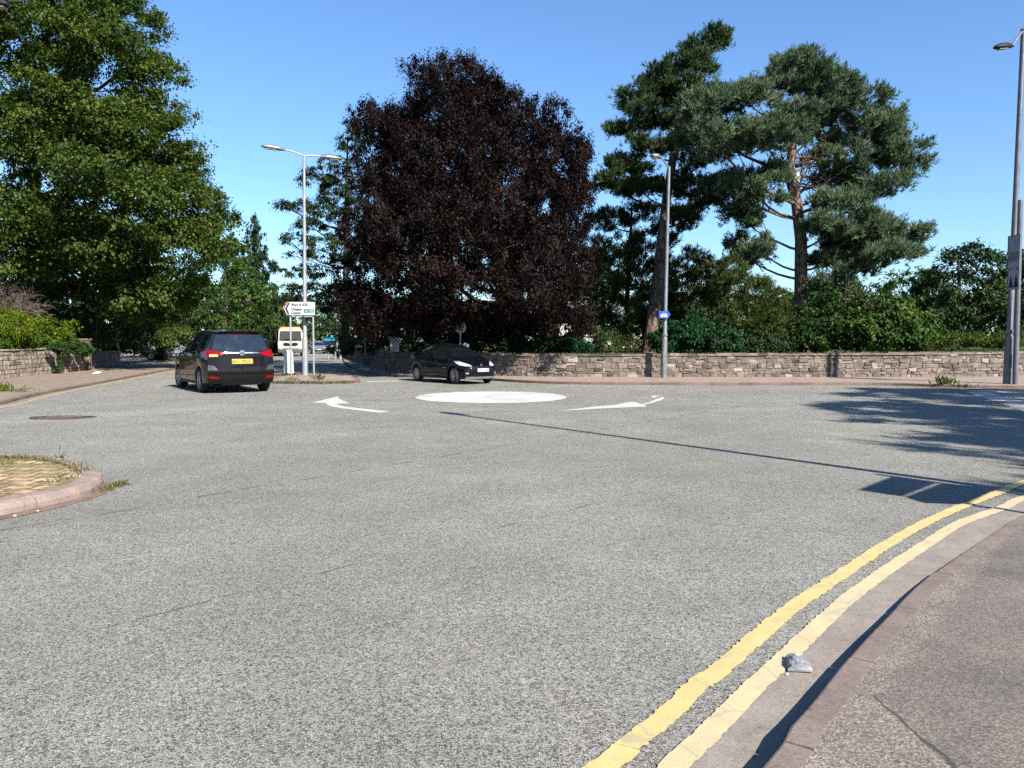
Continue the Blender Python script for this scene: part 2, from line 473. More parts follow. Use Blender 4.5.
# ------------------------------------------------------------------ mesh helpers
class MB:
    """collects simple shapes, links them as ONE mesh object"""
    def __init__(s):
        s.v, s.f, s.a = [], [], []

    def add(s, vs, fs, val=0.5):
        o = len(s.v)
        s.v += [tuple(p) for p in vs]
        s.f += [tuple(i + o for i in f) for f in fs]
        s.a += [val] * len(vs)

    def box(s, c, d, rz=0.0, val=.5, M4=None, ch=0.0):
        x, y, z = d[0] / 2, d[1] / 2, d[2] / 2
        bm = bmesh.new()
        bmesh.ops.create_cube(bm, size=1.0)
        for v in bm.verts:
            v.co = Vector((v.co.x * d[0], v.co.y * d[1], v.co.z * d[2]))
        if ch > 0:
            bmesh.ops.bevel(bm, geom=bm.edges[:], offset=ch, segments=2, affect='EDGES', profile=.6)
        m = Matrix.Translation(c) @ Matrix.Rotation(rz, 4, 'Z')
        if M4 is not None:
            m = m @ M4
        bm.verts.index_update()
        s.add([m @ v.co for v in bm.verts], [[v.index for v in f.verts] for f in bm.faces], val)
        bm.free()

    def tube(s, pts, rad, n=8, cap=True, val=.5):
        pts = [Vector(p) for p in pts]
        if not hasattr(rad, '__len__'):
            rad = [rad] * len(pts)
        vs, fs = [], []
        t0 = (pts[1] - pts[0]).normalized()
        up = Vector((0, 0, 1)) if abs(t0.z) < .9 else Vector((1, 0, 0))
        a = t0.cross(up).normalized()
        for i, p in enumerate(pts):
            t = (pts[min(i + 1, len(pts) - 1)] - pts[max(i - 1, 0)])
            t = t.normalized() if t.length > 1e-9 else t0
            a = (a - t * a.dot(t))
            a = a.normalized() if a.length > 1e-6 else t.orthogonal().normalized()
            b = t.cross(a)
            for k in range(n):
                q = 2 * PI * k / n
                vs.append(p + (a * math.cos(q) + b * math.sin(q)) * rad[i])
        for i in range(len(pts) - 1):
            for k in range(n):
                fs.append((i * n + k, i * n + (k + 1) % n, (i + 1) * n + (k + 1) % n, (i + 1) * n + k))
        if cap:
            fs.append(tuple(range(n - 1, -1, -1)))
            fs.append(tuple((len(pts) - 1) * n + k for k in range(n)))
        s.add(vs, fs, val)

    def lathe(s, prof, M4, n=24, val=.5):
        """prof: (r, z) pairs turned about local Z"""
        vs, fs = [], []
        for r, z in prof:
            for k in range(n):
                q = 2 * PI * k / n
                vs.append(M4 @ Vector((r * math.cos(q), r * math.sin(q), z)))
        for i in range(len(prof) - 1):
            for k in range(n):
                fs.append((i * n + k, i * n + (k + 1) % n, (i + 1) * n + (k + 1) % n, (i + 1) * n + k))
        if prof[0][0] > 1e-4:
            fs.append(tuple(range(n - 1, -1, -1)))
        if prof[-1][0] > 1e-4:
            fs.append(tuple((len(prof) - 1) * n + k for k in range(n)))
        s.add(vs, fs, val)

    def prism(s, poly, M4, h, val=.5):
        """flat outline in local XY, extruded h along local Z"""
        n = len(poly)
        vs = [M4 @ Vector((x, y, 0)) for x, y in poly] + [M4 @ Vector((x, y, h)) for x, y in poly]
        fs = [tuple(range(n - 1, -1, -1)), tuple(range(n, 2 * n))]
        fs += [(i, (i + 1) % n, n + (i + 1) % n, n + i) for i in range(n)]
        s.add(vs, fs, val)

    def build(s, name, mat, parent=None, smooth=False, attr=False, angle=35):
        me = bpy.data.meshes.new(name)
        me.from_pydata(s.v, [], s.f)
        bm = bmesh.new()
        bm.from_mesh(me)
        bmesh.ops.recalc_face_normals(bm, faces=bm.faces[:])
        bm.to_mesh(me)
        bm.free()
        if attr:
            me.attributes.new('v', 'FLOAT', 'POINT').data.foreach_set('value', s.a)
        if smooth:
            me.shade_smooth()
            me.set_sharp_from_angle(angle=R(angle))
        me.materials.append(mat)
        o = bpy.data.objects.new(name, me)
        COL.objects.link(o)
        if parent is not None:
            o.parent = parent
        return o


def empty(name, loc=(0, 0, 0), rz=0.0):
    o = bpy.data.objects.new(name, None)
    o.empty_display_size = .2
    COL.objects.link(o)
    o.location = loc
    o.rotation_euler = (0, 0, rz)
    return o


def tag(o, label, cat, group=None):
    o['label'] = label
    o['category'] = cat
    if group:
        o['group'] = group
    return o


def struct(o):
    o['kind'] = 'structure'
    return o


def sheet(name, poly, z, mat, parent=None):
    bm = bmesh.new()
    vs = [bm.verts.new((x, y, z)) for x, y in poly]
    f = bm.faces.new(vs)
    bm.normal_update()
    if f.normal.z < 0:
        bmesh.ops.reverse_faces(bm, faces=[f])
    bmesh.ops.triangulate(bm, faces=bm.faces[:])
    me = bpy.data.meshes.new(name)
    bm.to_mesh(me)
    bm.free()
    me.materials.append(mat)
    o = bpy.data.objects.new(name, me)
    COL.objects.link(o)
    if parent:
        o.parent = parent
    return o


def resample(pts, step):
    P = [Vector((*p, 0)) if len(p) == 2 else Vector(p) for p in pts]
    out = [P[0]]
    for i in range(len(P) - 1):
        p0, p1, p2, p3 = P[max(i - 1, 0)], P[i], P[i + 1], P[min(i + 2, len(P) - 1)]
        n = max(1, int((p2 - p1).length / step))
        for k in range(1, n + 1):
            t = k / n
            out.append(.5 * ((2 * p1) + (p2 - p0) * t + (2 * p0 - 5 * p1 + 4 * p2 - p3) * t * t + (3 * p1 - p0 - 3 * p2 + p3) * t ** 3))
    return out


def offset(P, d):
    """move a ground polyline sideways: positive = to its left"""
    out = []
    for i, p in enumerate(P):
        t = (P[min(i + 1, len(P) - 1)] - P[max(i - 1, 0)]).normalized()
        out.append(p + Vector((-t.y, t.x, 0)) * d)
    return out


def strip(name, P, d0, d1, z, mat, parent=None, jag=0.0, seed=1):
    """painted band between two offsets of a polyline, with a ragged edge"""
    rng = random.Random(seed)
    mb = MB()
    vs = []
    a, b = offset(P, d0), offset(P, d1)
    j0 = j1 = 0
    for i in range(len(P)):
        if rng.random() < .45:
            j0 = rng.uniform(-jag, jag)
        if rng.random() < .45:
            j1 = rng.uniform(-jag, jag)
        q = (b[i] - a[i]).normalized()
        vs += [a[i] + q * j0 + Vector((0, 0, z)), b[i] + q * j1 + Vector((0, 0, z))]
    mb.add(vs, [(2 * i, 2 * i + 1, 2 * i + 3, 2 * i + 2) for i in range(len(P) - 1)])
    o = mb.build(name, mat, parent)
    for f in o.data.polygons:
        if f.normal.z < 0:
            o.data.flip_normals()
        break
    return o


def kerb(name, P, w, h, mat, side=1, rnd=.02, stone_len=.9, parent=None, hfun=None):
    """a row of kerb stones swept along P; side=+1 lies to the left of P"""
    prof = [(0, -.06), (0, h - rnd), (rnd * .3, h - rnd * .3), (rnd, h), (w, h), (w, -.06)]
    mb = MB()
    s = 0.0
    seg = [P[0]]
    rows = []
    rng = random.Random(len(P))
    for i in range(1, len(P)):
        seg.append(P[i])
        s += (P[i] - P[i - 1]).length
        if s >= stone_len or i == len(P) - 1:
            rows.append(seg)
            seg = [P[i]]
            s = 0
    for seg in rows:
        if len(seg) < 2:
            continue
        q = list(seg)
        t0 = (q[1] - q[0]).normalized()
        t1 = (q[-1] - q[-2]).normalized()
        q[0] = q[0] + t0 * .004
        q[-1] = q[-1] - t1 * .004
        dz = rng.uniform(-.003, .003)
        dn = rng.uniform(-.004, .004)
        vs = []
        n = len(prof)
        for d, z in prof:
            vs.append([p + Vector((0, 0, (z + dz if hfun is None else hfun(p) + (z - h)) if z > 0 else z)) for p in offset(q, side * (d + dn))])
        flat = [vs[j][i] for i in range(len(q)) for j in range(n)]
        fs = [(i * n + j, i * n + (j + 1) % n, (i + 1) * n + (j + 1) % n, (i + 1) * n + j) for i in range(len(q) - 1) for j in range(n)]
        fs += [tuple(range(n)), tuple((len(q) - 1) * n + j for j in range(n))]
        mb.add(flat, fs)
    return struct(mb.build(name, mat, parent))


def text_obj(name, body, size, mat, M4, parent=None, depth=.002, align='LEFT', width=None):
    cu = bpy.data.curves.new(name, 'FONT')
    cu.body = body
    cu.size = size
    cu.extrude = depth
    cu.align_x = align
    cu.resolution_u = 3
    cu.offset = size * .022
    tmp = bpy.data.objects.new(name + '_tmp', cu)
    COL.objects.link(tmp)
    dg = bpy.context.evaluated_depsgraph_get()
    me = bpy.data.meshes.new_from_object(tmp.evaluated_get(dg))
    bpy.data.objects.remove(tmp)
    bpy.data.curves.remove(cu)
    me.name = name
    if width:
        xs = [v.co.x for v in me.vertices]
        k = width / (max(xs) - min(xs))
        me.transform(Matrix.Diagonal((k, 1, 1, 1)))
    me.transform(M4)
    me.materials.clear()
    me.materials.append(mat)
    o = bpy.data.objects.new(name, me)
    COL.objects.link(o)
    if parent:
        o.parent = parent
    return o


# ------------------------------------------------------------------ foliage
def quads_object(name, V, val, mat, parent=None, per=4):
    """V: (n,4,3) array of faces -> one mesh object"""
    n = len(V)
    me = bpy.data.meshes.new(name)
    me.vertices.add(n * 4)
    me.vertices.foreach_set('co', V.reshape(-1).astype(np.float32))
    me.loops.add(n * 4)
    me.loops.foreach_set('vertex_index', np.arange(n * 4, dtype=np.int32))
    me.polygons.add(n)
    me.polygons.foreach_set('loop_start', np.arange(0, n * 4, 4, dtype=np.int32))
    at_ = me.attributes.new('v', 'FLOAT', 'POINT')
    at_.data.foreach_set('value', np.repeat(val, 4).astype(np.float32))
    me.update(calc_edges=True)
    me.materials.append(mat)
    o = bpy.data.objects.new(name, me)
    COL.objects.link(o)
    if parent is not None:
        o.parent = parent
    return o


def norm(a):
    return a / np.maximum(np.linalg.norm(a, axis=1, keepdims=True), 1e-9)


def leaf_faces(C, N, T, L, Wd, fold=.18):
    N = norm(N)
    T = norm(T - N * np.sum(T * N, 1, keepdims=True))
    B = np.cross(N, T)
    L = L[:, None]
    Wd = Wd[:, None]
    p0 = C - T * L * .5
    p2 = C + T * L * .5 - N * L * .12
    p1 = C + B * Wd * .5 + N * Wd * fold - T * L * .05
    p3 = C - B * Wd * .5 + N * Wd * fold - T * L * .05
    return np.stack([p0, p1, p2, p3], 1)


def sample_clumps(lobes, cr, dens, rng, lo=.55, bottom=-.7):
    """clump centres near the lobes' surfaces; returns centres, outward directions"""
    Cs, Ds = [], []
    L = np.array(lobes, float)
    for i, (x, y, z, rx, ry, rz) in enumerate(lobes):
        area = 4 * PI * ((rx * ry) ** 1.6 / 3 + (rx * rz) ** 1.6 / 3 + (ry * rz) ** 1.6 / 3) ** (1 / 1.6)
        n = max(4, int(dens * area / (PI * cr * cr)))
        d = norm(rng.normal(size=(n, 3)))
        d = d[d[:, 2] > bottom]
        f = rng.uniform(lo, 1.0, (len(d), 1)) ** .6
        p = np.array([x, y, z]) + d * f * np.array([rx, ry, rz])
        keep = np.ones(len(p), bool)
        for k in range(len(lobes)):
            if k != i:
                q = (p - L[k, :3]) / L[k, 3:]
                keep &= (np.sum(q * q, 1) > .34)
        Cs.append(p[keep])
        Ds.append(norm(d[keep] / np.array([rx, ry, rz])))
    return np.concatenate(Cs), np.concatenate(Ds)


def clump_leaves(C, D, cr, nleaf, L, Wd, mode, rng, flat=.55):
    n = len(C)
    ids = np.repeat(np.arange(n), nleaf)
    m = len(ids)
    k = rng.normal(size=(m, 3))
    k = norm(k) * np.minimum(np.abs(rng.normal(0, 1, (m, 1))) ** .8 * .66, 1.12 if mode != 'droop' else .95)
    if mode == 'droop':
        sc = np.array([cr * .72, cr * .72, cr * 1.1])
    elif mode == 'up':
        sc = np.array([cr * .6, cr * .6, cr * 1.3])
    else:
        sc = np.array([cr, cr, cr * flat])
    rs = rng.uniform(.65, 1.3, (n, 1))[ids]
    P = C[ids] + k * sc * rs
    if mode == 'broad':           # layered sprays, dipping outward
        P[:, 2] -= .25 * cr * (k[:, 0] ** 2 + k[:, 1] ** 2)
    Do = D[ids]
    rd = rng.normal(size=(m, 3))
    up = np.array([0, 0, 1.0])
    if mode == 'broad':
        N = up * .75 + Do * .45 + rd * .42
        T = Do + rd * .8 - up * .35
    elif mode == 'droop':
        N = Do * .9 + up * .25 + rd * .5
        T = -up * 1.0 + rd * .45 + Do * .25
    elif mode == 'up':
        N = Do * .7 + rd * .6
        T = up + rd * .4 + Do * .4
    else:
        N = rd + Do * .7 + up * .3
        T = rng.normal(size=(m, 3))
    LL = L * rng.uniform(.65, 1.3, m)
    V = leaf_faces(P, N, T, LL, LL * (Wd / L))
    val = np.clip(rng.normal(.38, .2, m) + rng.normal(0, .14, n)[ids], 0, 1)
    return V, val


def needle_tufts(C, D, cr, ntuft, nn, L, Wd, rng, flat=.6):
    n = len(C)
    ids = np.repeat(np.arange(n), ntuft)
    m = len(ids)
    k = norm(rng.normal(size=(m, 3))) * np.abs(rng.normal(0, 1, (m, 1))) ** .8 * .68
    P = C[ids] + k * np.array([cr, cr, cr * flat])
    ax = norm(D[ids] * .45 + np.array([0.18, -.1, .8]) + k * .5 + rng.normal(size=(m, 3)) * .25)
    tv = np.clip(rng.normal(.4, .18, m) + rng.normal(0, .12, n)[ids], 0, 1)
    j = np.repeat(np.arange(m), nn)
    q = len(j)
    d = norm(ax[j] * 1.0 + norm(rng.normal(size=(q, 3))) * .75)
    base = P[j] + ax[j] * rng.uniform(-.7, .5, (q, 1)) * L
    N = np.cross(d, rng.normal(size=(q, 3)))
    LL = L * rng.uniform(.7, 1.2, q)
    V = leaf_faces(base + d * LL[:, None] * .5, N, d, LL, np.full(q, Wd), .0)
    return V, np.clip(tv[j] + rng.normal(0, .07, q), 0, 1)


def bez(a, b, sag, n, rng, wob=.06):
    a, b = np.array(a, float), np.array(b, float)
    L = np.linalg.norm(b - a)
    pts = []
    w = np.cumsum(rng.normal(size=(n + 1, 3)), 0) * wob * L / n
    w -= np.linspace(0, 1, n + 1)[:, None] * w[-1]
    for i in range(n + 1):
        t = i / n
        p = a + (b - a) * t + w[i]
        p[2] += sag * L * math.sin(PI * t)
        pts.append(p)
    return pts


def tree(name, label, base, trunk, lobes, leaf, bk, cr=.6, dens=1.3, nleaf=60, L=.2, Wd=.14, mode='broad', flat=.55, seed=1, group=None, cat='tree',
         needles=None, lo=.55, limb_r=.11, subs=5, bottom=-.7, limb_min=1.2, leaf_lobes=None, tname='trunk', cname='crown'):
    """trunk: list of ((x,y,z), r) in world coordinates from the ground up; lobes: world ellipsoids"""
    rng = np.random.default_rng(seed)
    b = Vector(base)
    root = tag(empty(name, base), label, cat, group)
    C, D = sample_clumps(leaf_lobes or lobes, cr, dens, rng, lo, bottom)
    mb = MB()
    TP = [np.array(p, float) for p, r in trunk]
    TR = [r for p, r in trunk]
    pts = [p - np.array(base) for p in TP]
    flare = [(pts[0] - np.array([0, 0, .15]), TR[0] * 1.35)] + [(pts[0] + (pts[1] - pts[0]) * .06, TR[0] * 1.08)]
    mb.tube([flare[0][0], flare[1][0]] + pts[1:], [flare[0][1], flare[1][1]] + TR[1:], 10)
    # limbs
    TPd = []
    for i in range(len(TP) - 1):
        for t in np.linspace(0, 1, 6):
            TPd.append((TP[i] * (1 - t) + TP[i + 1] * t, TR[i] * (1 - t) + TR[i + 1] * t))
    for li, lb in enumerate(lobes):
        c = np.array(lb[:3], float)
        best, bd = None, 1e9
        for p, r in TPd:
            if p[2] > c[2] - .1 * np.linalg.norm(c[:2] - p[:2]) and p[2] > TP[0][2] + limb_min:
                continue
            want = c[2] - .45 * np.linalg.norm(c[:2] - p[:2])
            d = abs(p[2] - want)
            if d < bd:
                best, bd = (p, r), d
        if best is None or best[0][2] < TP[0][2] + limb_min:
            best = min(TPd, key=lambda q: abs(q[0][2] - max(TP[0][2] + limb_min, c[2] - 1)))
        p, r = best
        ln = np.linalg.norm(c - p)
        if ln < .2:
            continue
        r0 = min(r * .6, limb_r * (.5 + .12 * ln))
        P = bez(p, c, -.08, 5, rng)
        mb.tube([q - np.array(base) for q in P], list(np.linspace(r0, r0 * .4, len(P))), 6, False)
        near = np.where(np.sum(((C - c) / np.array(lb[3:])) ** 2, 1) < 1.1)[0]
        if len(near):
            for k in rng.choice(near, min(subs, len(near)), replace=False):
                P2 = bez(P[rng.integers(3, 6)], C[k], .03, 3, rng, .1)
                mb.tube([q - np.array(base) for q in P2], list(np.linspace(r0 * .36, .012, len(P2))), 4, False)
    mb.build(tname, bk, root, True, angle=60)
    if needles:
        V, val = needle_tufts(C, D, cr, needles[0], needles[1], L, Wd, rng, flat)
    else:
        V, val = clump_leaves(C, D, cr, nleaf, L, Wd, mode, rng, flat)
    quads_object(cname, V - np.array(base), val, leaf, root)
    return root


def plobes(lst, Y):
    """(px, py, rx_px, rz_px, dy, ry) as read off the photograph for a tree standing at distance Y -> world ellipsoids"""
    out = []
    for px, py, rx, rz, dy, ry in lst:
        p = at(px, py, Y + dy)
        k = (Y + dy) / FPX
        out.append((p.x, p.y, p.z, rx * k, ry, rz * k))
    return out


def boughs(lobes, k, f, seed, flat=.75, core=.6, tilt=0.0):
    """break every lobe of a crown up into a core and k smaller boughs round it"""
    rng = random.Random(seed)
    out = []
    for x, y, z, rx, ry, rz in lobes:
        if core:
            out.append((x, y, z, rx * core, ry * core, rz * core))
        for i in range(k):
            a = 2 * PI * (i + rng.uniform(-.35, .35)) / k
            e = rng.uniform(-.75, .95)
            c = math.sqrt(max(0, 1 - e * e))
            q = rng.uniform(.5, .95)
            g = f * rng.uniform(.65, 1.3)
            out.append((x + rx * q * c * math.cos(a), y + ry * q * c * math.sin(a), z + rz * q * e + tilt * rz * c, rx * g, ry * g, rz * g * flat))
    return out


def auto_lobes(cx, cy, z0, z1, Rf, n, r0, r1, seed):
    rng = random.Random(seed)
    out = []
    for i in range(n):
        h = (i + .5) / n
        z = z0 + (z1 - z0) * h
        Rr = Rf(h)
        a = i * 2.39996 + rng.uniform(-.4, .4)
        q = Rr * math.sqrt(rng.uniform(.35, 1.0))
        r = rng.uniform(r0, r1) * (1 - .35 * h)
        out.append((cx + q * math.cos(a), cy + q * math.sin(a), z, r, r, r * rng.uniform(.6, .85)))
    return out


def shrub(name, label, lobes, leaf, cr=.35, dens=1.5, nleaf=45, L=.12, Wd=.06, mode='rand', seed=1, group=None, cat='shrub', zg=0.85, stems=5, bk=None, **kw):
    cx = sum(l[0] for l in lobes) / len(lobes)
    cy = sum(l[1] for l in lobes) / len(lobes)
    base = (cx, cy, zg)
    rng = np.random.default_rng(seed + 77)
    root = tag(empty(name, base), label, cat, group)
    C, D = sample_clumps(lobes, cr, dens, rng, .5, kw.pop('bottom', -.9))
    for i in range(stems):
        mb = MB()
        lb = lobes[i % len(lobes)]
        x, y = lb[0] + rng.normal() * .12, lb[1] + rng.normal() * .12
        P = bez((x, y, zg - .1), (lb[0] + rng.normal() * lb[3] * .4, lb[1] + rng.normal() * lb[4] * .4, lb[2] + lb[5] * .5), 0, 4, rng)
        mb.tube([q - np.array(base) for q in P], [.035, .03, .022, .015, .008], 5)
        mb.build('stem', bk or M['bark'], root, True)
    V, val = clump_leaves(C, D, cr, nleaf, L, Wd, mode, rng, kw.pop('flat', .7))
    if 'cut' in kw:
        keep = V[:, :, 2].min(1) > kw['cut']
        V, val = V[keep], val[keep]
    quads_object('foliage', V - np.array(base), val, leaf, root)
    return root


def grass_blades(name, label, pts, h, w, mat, seed=1, lean=.5, stuff=True):
    rng = np.random.default_rng(seed)
    P = np.array(pts, float)
    n = len(P)
    d = norm(np.concatenate([rng.normal(size=(n, 2)) * lean, np.ones((n, 1))], 1))
    LL = h * rng.uniform(.4, 1.3, n)
    V = leaf_faces(P + d * LL[:, None] * .5, np.cross(d, rng.normal(size=(n, 3))), d, LL, np.full(n, w), 0)
    o = quads_object(name, V, np.clip(rng.normal(.5, .28, n), 0, 1), mat)
    if stuff:
        o['kind'] = 'stuff'
    if label:
        o['label'] = label
    return o
# ================================================================== THE SETTING
struct(sheet('ground', [(-1500, -1500), (1500, -1500), (1500, 2500), (-1500, 2500)], -.06, M['earth']))
road = struct(sheet('road', [(-75, -30), (70, -30), (70, 150), (-75, 150)], 0, M['asphalt']))

# near kerb: P runs away from the camera, the pavement lies to its right; it drops to a flush kerb at the corner
KHT = [(-9, .10), (2.7, .10), (3.7, .074), (4.75, .036), (5.7, .012), (60, .010)]


def kh(p):
    for (a, ha), (b, hb) in zip(KHT, KHT[1:]):
        if p.y <= b:
            return ha + (hb - ha) * max(0, (p.y - a) / (b - a))
    return KHT[-1][1]


near_pts = [(-3.5, -2.6), (-1.8, -.55), (-.70, .83), (.13, 1.8)] + [gp(*q) for q in ((760.7, 768, .10), (791, 726, .096), (811.5, 704, .09), (836.5, 672, .083), (858, 646.5, .076), (884, 619.6, .063), (920, 584, .036), (951.5, 560, .022), (993.7, 532, .012), (1024, 515, .01))] + [(5.4, 7.3), (7.0, 8.5),
            (9.5, 9.7), (13, 11), (20, 13), (45, 18.5)]
NP = resample(near_pts, .05)
KH = .10
NPk = [p for i, p in enumerate(NP) if i % 3 == 0]
kerb('near_kerb', NPk, .105, KH, M['kerb'], -1, .012, .9, None, kh)
mb = MB()
vs = []
DD = (.0, .25, .6, 1.1, 1.9, 3.2, 5, 9, 16, 30)
rows_ = [offset(NPk, -.102 - d) for d in DD]
for i in range(len(NPk)):
    for j, d in enumerate(DD):
        p = rows_[j][i] if d < 1.0 else NPk[i] + Vector((.76, -.65, 0)) * (d + .102)
        h = kh(NPk[i])
        vs.append(p + Vector((0, 0, h - .003 + (.10 - h) * min(1, d / 2.2))))
nd_ = len(DD)
mb.add(vs, [(i * nd_ + j, (i + 1) * nd_ + j, (i + 1) * nd_ + j + 1, i * nd_ + j + 1) for i in range(len(NPk) - 1) for j in range(nd_ - 1)])
o = struct(mb.build('pavement', M['tarmac']))
if sum(f.normal.z for f in o.data.polygons) < 0:
    o.data.flip_normals()
NL = [p for p in NP if -1.2 < p.x < 11]
gut = struct(strip('gutter', NL, -.01, .30, .004, M['gutter'], None, .012, 3))
y1 = [(-1.6, .3), (-.95, 1.15), (-.36, 1.9)] + [gp(*q) for q in ((592, 763.6), (617, 742), (640, 725), (663.7, 706), (684, 686), (709, 667.5), (733, 648), (771, 616.4), (796, 598), (824, 580), (864, 553.8), (895, 535), (926.5, 518.7), (957.8, 505.4), (993.7, 492), (1024, 480.4))] + [(6.7, 8.95), (9.2, 10.3)]
y2 = [(-1.35, .15), (-.7, 1.0), (-.1, 1.75)] + [gp(*q) for q in ((662, 763), (693, 734), (716.8, 711), (741, 687), (771, 660), (799, 633.6), (833.4, 603), (864, 579.6), (895, 559), (926.5, 539), (951.5, 523.8), (978, 514), (998, 507), (1024, 496))] + [(6.6, 8.5), (9.2, 9.95)]
strip('yellow_line', resample(y1, .013), -.10, 0, .0080, M['yellow'], road, .0065, 6)
strip('yellow_line', resample(y2, .013), -.098, 0, .0085, M['yellow_pale'], road, .0045, 5)

# far kerb, pavement, corner on the right
far_pts = [(-31, 128), (-18.6, 83), (-10.4, 48.4), (-6.3, 34.5), (-4.6, 32.2), (-2.4, 30.7), (-.9, 29.3), (.3, 27.9), (1.6, 26.9), (3.2, 26.45), (8, 26.2), (12.0, 26.2), (13.1, 25.8),
           (14.0, 25.05), (15.3, 24.55), (20, 23.7), (32, 21.8), (60, 18)]
FP = resample(far_pts, .3)
kerb('far_kerb', FP, .13, .095, M['kerb_far'], 1, .02)
wall_pts = [(-36, 140), (-24.9, 105), (-14.8, 68.3), (-8.6, 46), (-5.9, 36.4), (-4.4, 34.2), (-2.4, 32.8), (-.3, 31.4), (1.6, 30.7), (4, 30.45), (10, 30.35), (16, 30.45), (22, 31.2), (34, 33), (60, 37)]
WP = resample(wall_pts, .25)
fb = [(p.x, p.y) for p in offset(FP, .125)]
struct(sheet('pavement', fb + [(p.x, p.y) for p in offset(WP, .1)][::-1], .09, M['tarmac_far']))
struct(sheet('park_lawn', [(p.x, p.y) for p in offset(WP, .25)] + [(60, 160), (-36, 160)], .84, M['earth']))

# left kerb, pavement and garden
left_pts = [(-10.6, -30), (-10.7, 0), (-10.9, 10), (-11.5, 15.5), (-12.02, 18.1), (-13.13, 21.5), (-13.9, 24.7), (-15.5, 31.3), (-17.3, 38.7), (-20.3, 52), (-25.8, 77), (-33, 105), (-40, 135)]
LP = resample(left_pts, .3)
kerb('side_kerb', LP, .13, .075, M['kerb_far'], 1, .02)
strip('yellow_line', resample(left_pts[3:10], .12), -.42, -.24, .005, M['yellow_old'], road, .03, 8)
lw = [(-16.3, 8), (-17.4, 18), (-19.1, 28), (-20.2, 33.1), (-20.8, 37.6)]
lw2 = [(-21.3, 38.2), (-22.2, 42), (-23.6, 46.5)]
struct(sheet('side_pavement', [(p.x, p.y) for p in offset(LP, .125)] + [(-52, 135), (-38, 77), (-33, 50), (-29, 30), (-28, -30)], .07, M['tarmac_left']))
struct(sheet('garden', [(-16.6, 8), (-17.7, 18), (-19.4, 28), (-20.5, 33.1), (-21.1, 37.8), (-22.5, 42), (-24, 46.8), (-60, 50), (-60, 8)], .78, M['earth']))

# traffic island on the left
isl = [(-14, 10.5), (-9, 10.2), (-6.5, 9.62), (-5.64, 9.36), (-4.95, 8.87), (-4.52, 8.42), (-4.24, 7.92), (-4.14, 7.42), (-4.25, 6.95), (-4.45, 6.5), (-5.2, 5.7), (-7, 4.6), (-14, 2.5)]
IP = resample(isl, .08)
kerb('island_kerb', IP[::2], .20, .11, M['kerb_isl'], -1, .06, .75)
struct(sheet('traffic_island', [(p.x, p.y) for p in offset(IP, -.19)][::3], .095, M['pave']))
# strip of silt along the island kerb
struct(strip('silt', [p for p in IP if p.x > -9 and p.y < 8.2], .0, .17, .004, concrete('brown_silt', (.10, .068, .046), (.18, .13, .095), 5), None, .05, 9))

# splitter island that carries the direction sign
sp = [(-8.75, 27.3), (-6.5, 27.05), (-5.75, 27.35), (-5.5, 27.9), (-5.9, 29.5), (-7.2, 34), (-9.0, 40), (-10.6, 45), (-11.0, 45), (-10.6, 38), (-9.7, 32), (-9.0, 28), (-8.75, 27.3)]
SPP = resample(sp, .25)
kerb('splitter_kerb', SPP, .13, .09, M['kerb_far'], 1, .03)
struct(sheet('splitter_island', [(p.x, p.y) for p in offset(SPP, .12)], .085, M['tarmac_far']))

# ------------------------------------------------------------------ painted marks
cx, cy, rr = -.56, 20.75, 2.02
rng0 = random.Random(4)
sheet('roundabout_disc', [(cx + rr * (1 + rng0.uniform(-.006, .006)) * math.cos(2 * PI * k / 90), cy + rr * 1.08 * (1 + rng0.uniform(-.006, .006)) * math.sin(2 * PI * k / 90)) for k in range(90)], .005, paint('disc_paint', (.47, .465, .44), 1.0, True, .55), road)
arrow_l = [(311.7, 402.8), (338.1, 396.5), (338.6, 398.7), (349.8, 403.6), (335.5, 404.1), (343, 406.5), (358.6, 408.4), (380, 410.6), (390.3, 411.4), (380.1, 413.1), (358.6, 410.6), (343.9, 408.9), (331.2, 406.7), (327.3, 405), (325.9, 403.4)]
sheet('turn_arrow', [gp(*q) for q in arrow_l], .005, M['white'], road)
arrow_r = [(562.3, 410.8), (595, 406.7), (616, 405), (630, 402), (635, 402.2), (641, 404.3), (646.8, 403.2), (653.8, 400.2), (659.6, 398.1), (663, 396.7), (664, 398.1), (662, 400.2), (653.8, 402.6), (644.4, 404.9), (646.8, 406.9), (618.6, 407.9), (595, 409), (564.7, 411)]
sheet('turn_arrow', [gp(*q) for q in ((649.7, 396.1), (660.8, 395.6), (653.8, 397.9))], .005, M['white'], road)
sheet('turn_arrow', [gp(*q) for q in arrow_r], .005, M['white'], road)
for q in ([(967, 392.2), (990, 392.2), (1001, 395.5), (977, 395.8)], [(981, 396.9), (1007, 396.9), (1021, 400.9), (994, 401.2)], [(1000, 403), (1030, 403), (1046, 407.5), (1012, 407.6)], [(1017, 409.6), (1052, 409.6), (1072, 414.6), (1033, 415)],
          [(1040, 417), (1082, 417), (1105, 423), (1060, 424)]):
    sheet('give_way_dash', [gp(*k) for k in q], .005, M['white'], road)
sheet('give_way_dash', [(-5.3, 28.3), (-4.1, 28.7), (-4.3, 29.2), (-5.5, 28.8)], .005, M['white'], road)
sheet('give_way_dash', [(-3.5, 29.1), (-2.3, 29.5), (-2.5, 30.0), (-3.7, 29.6)], .005, M['white'], road)

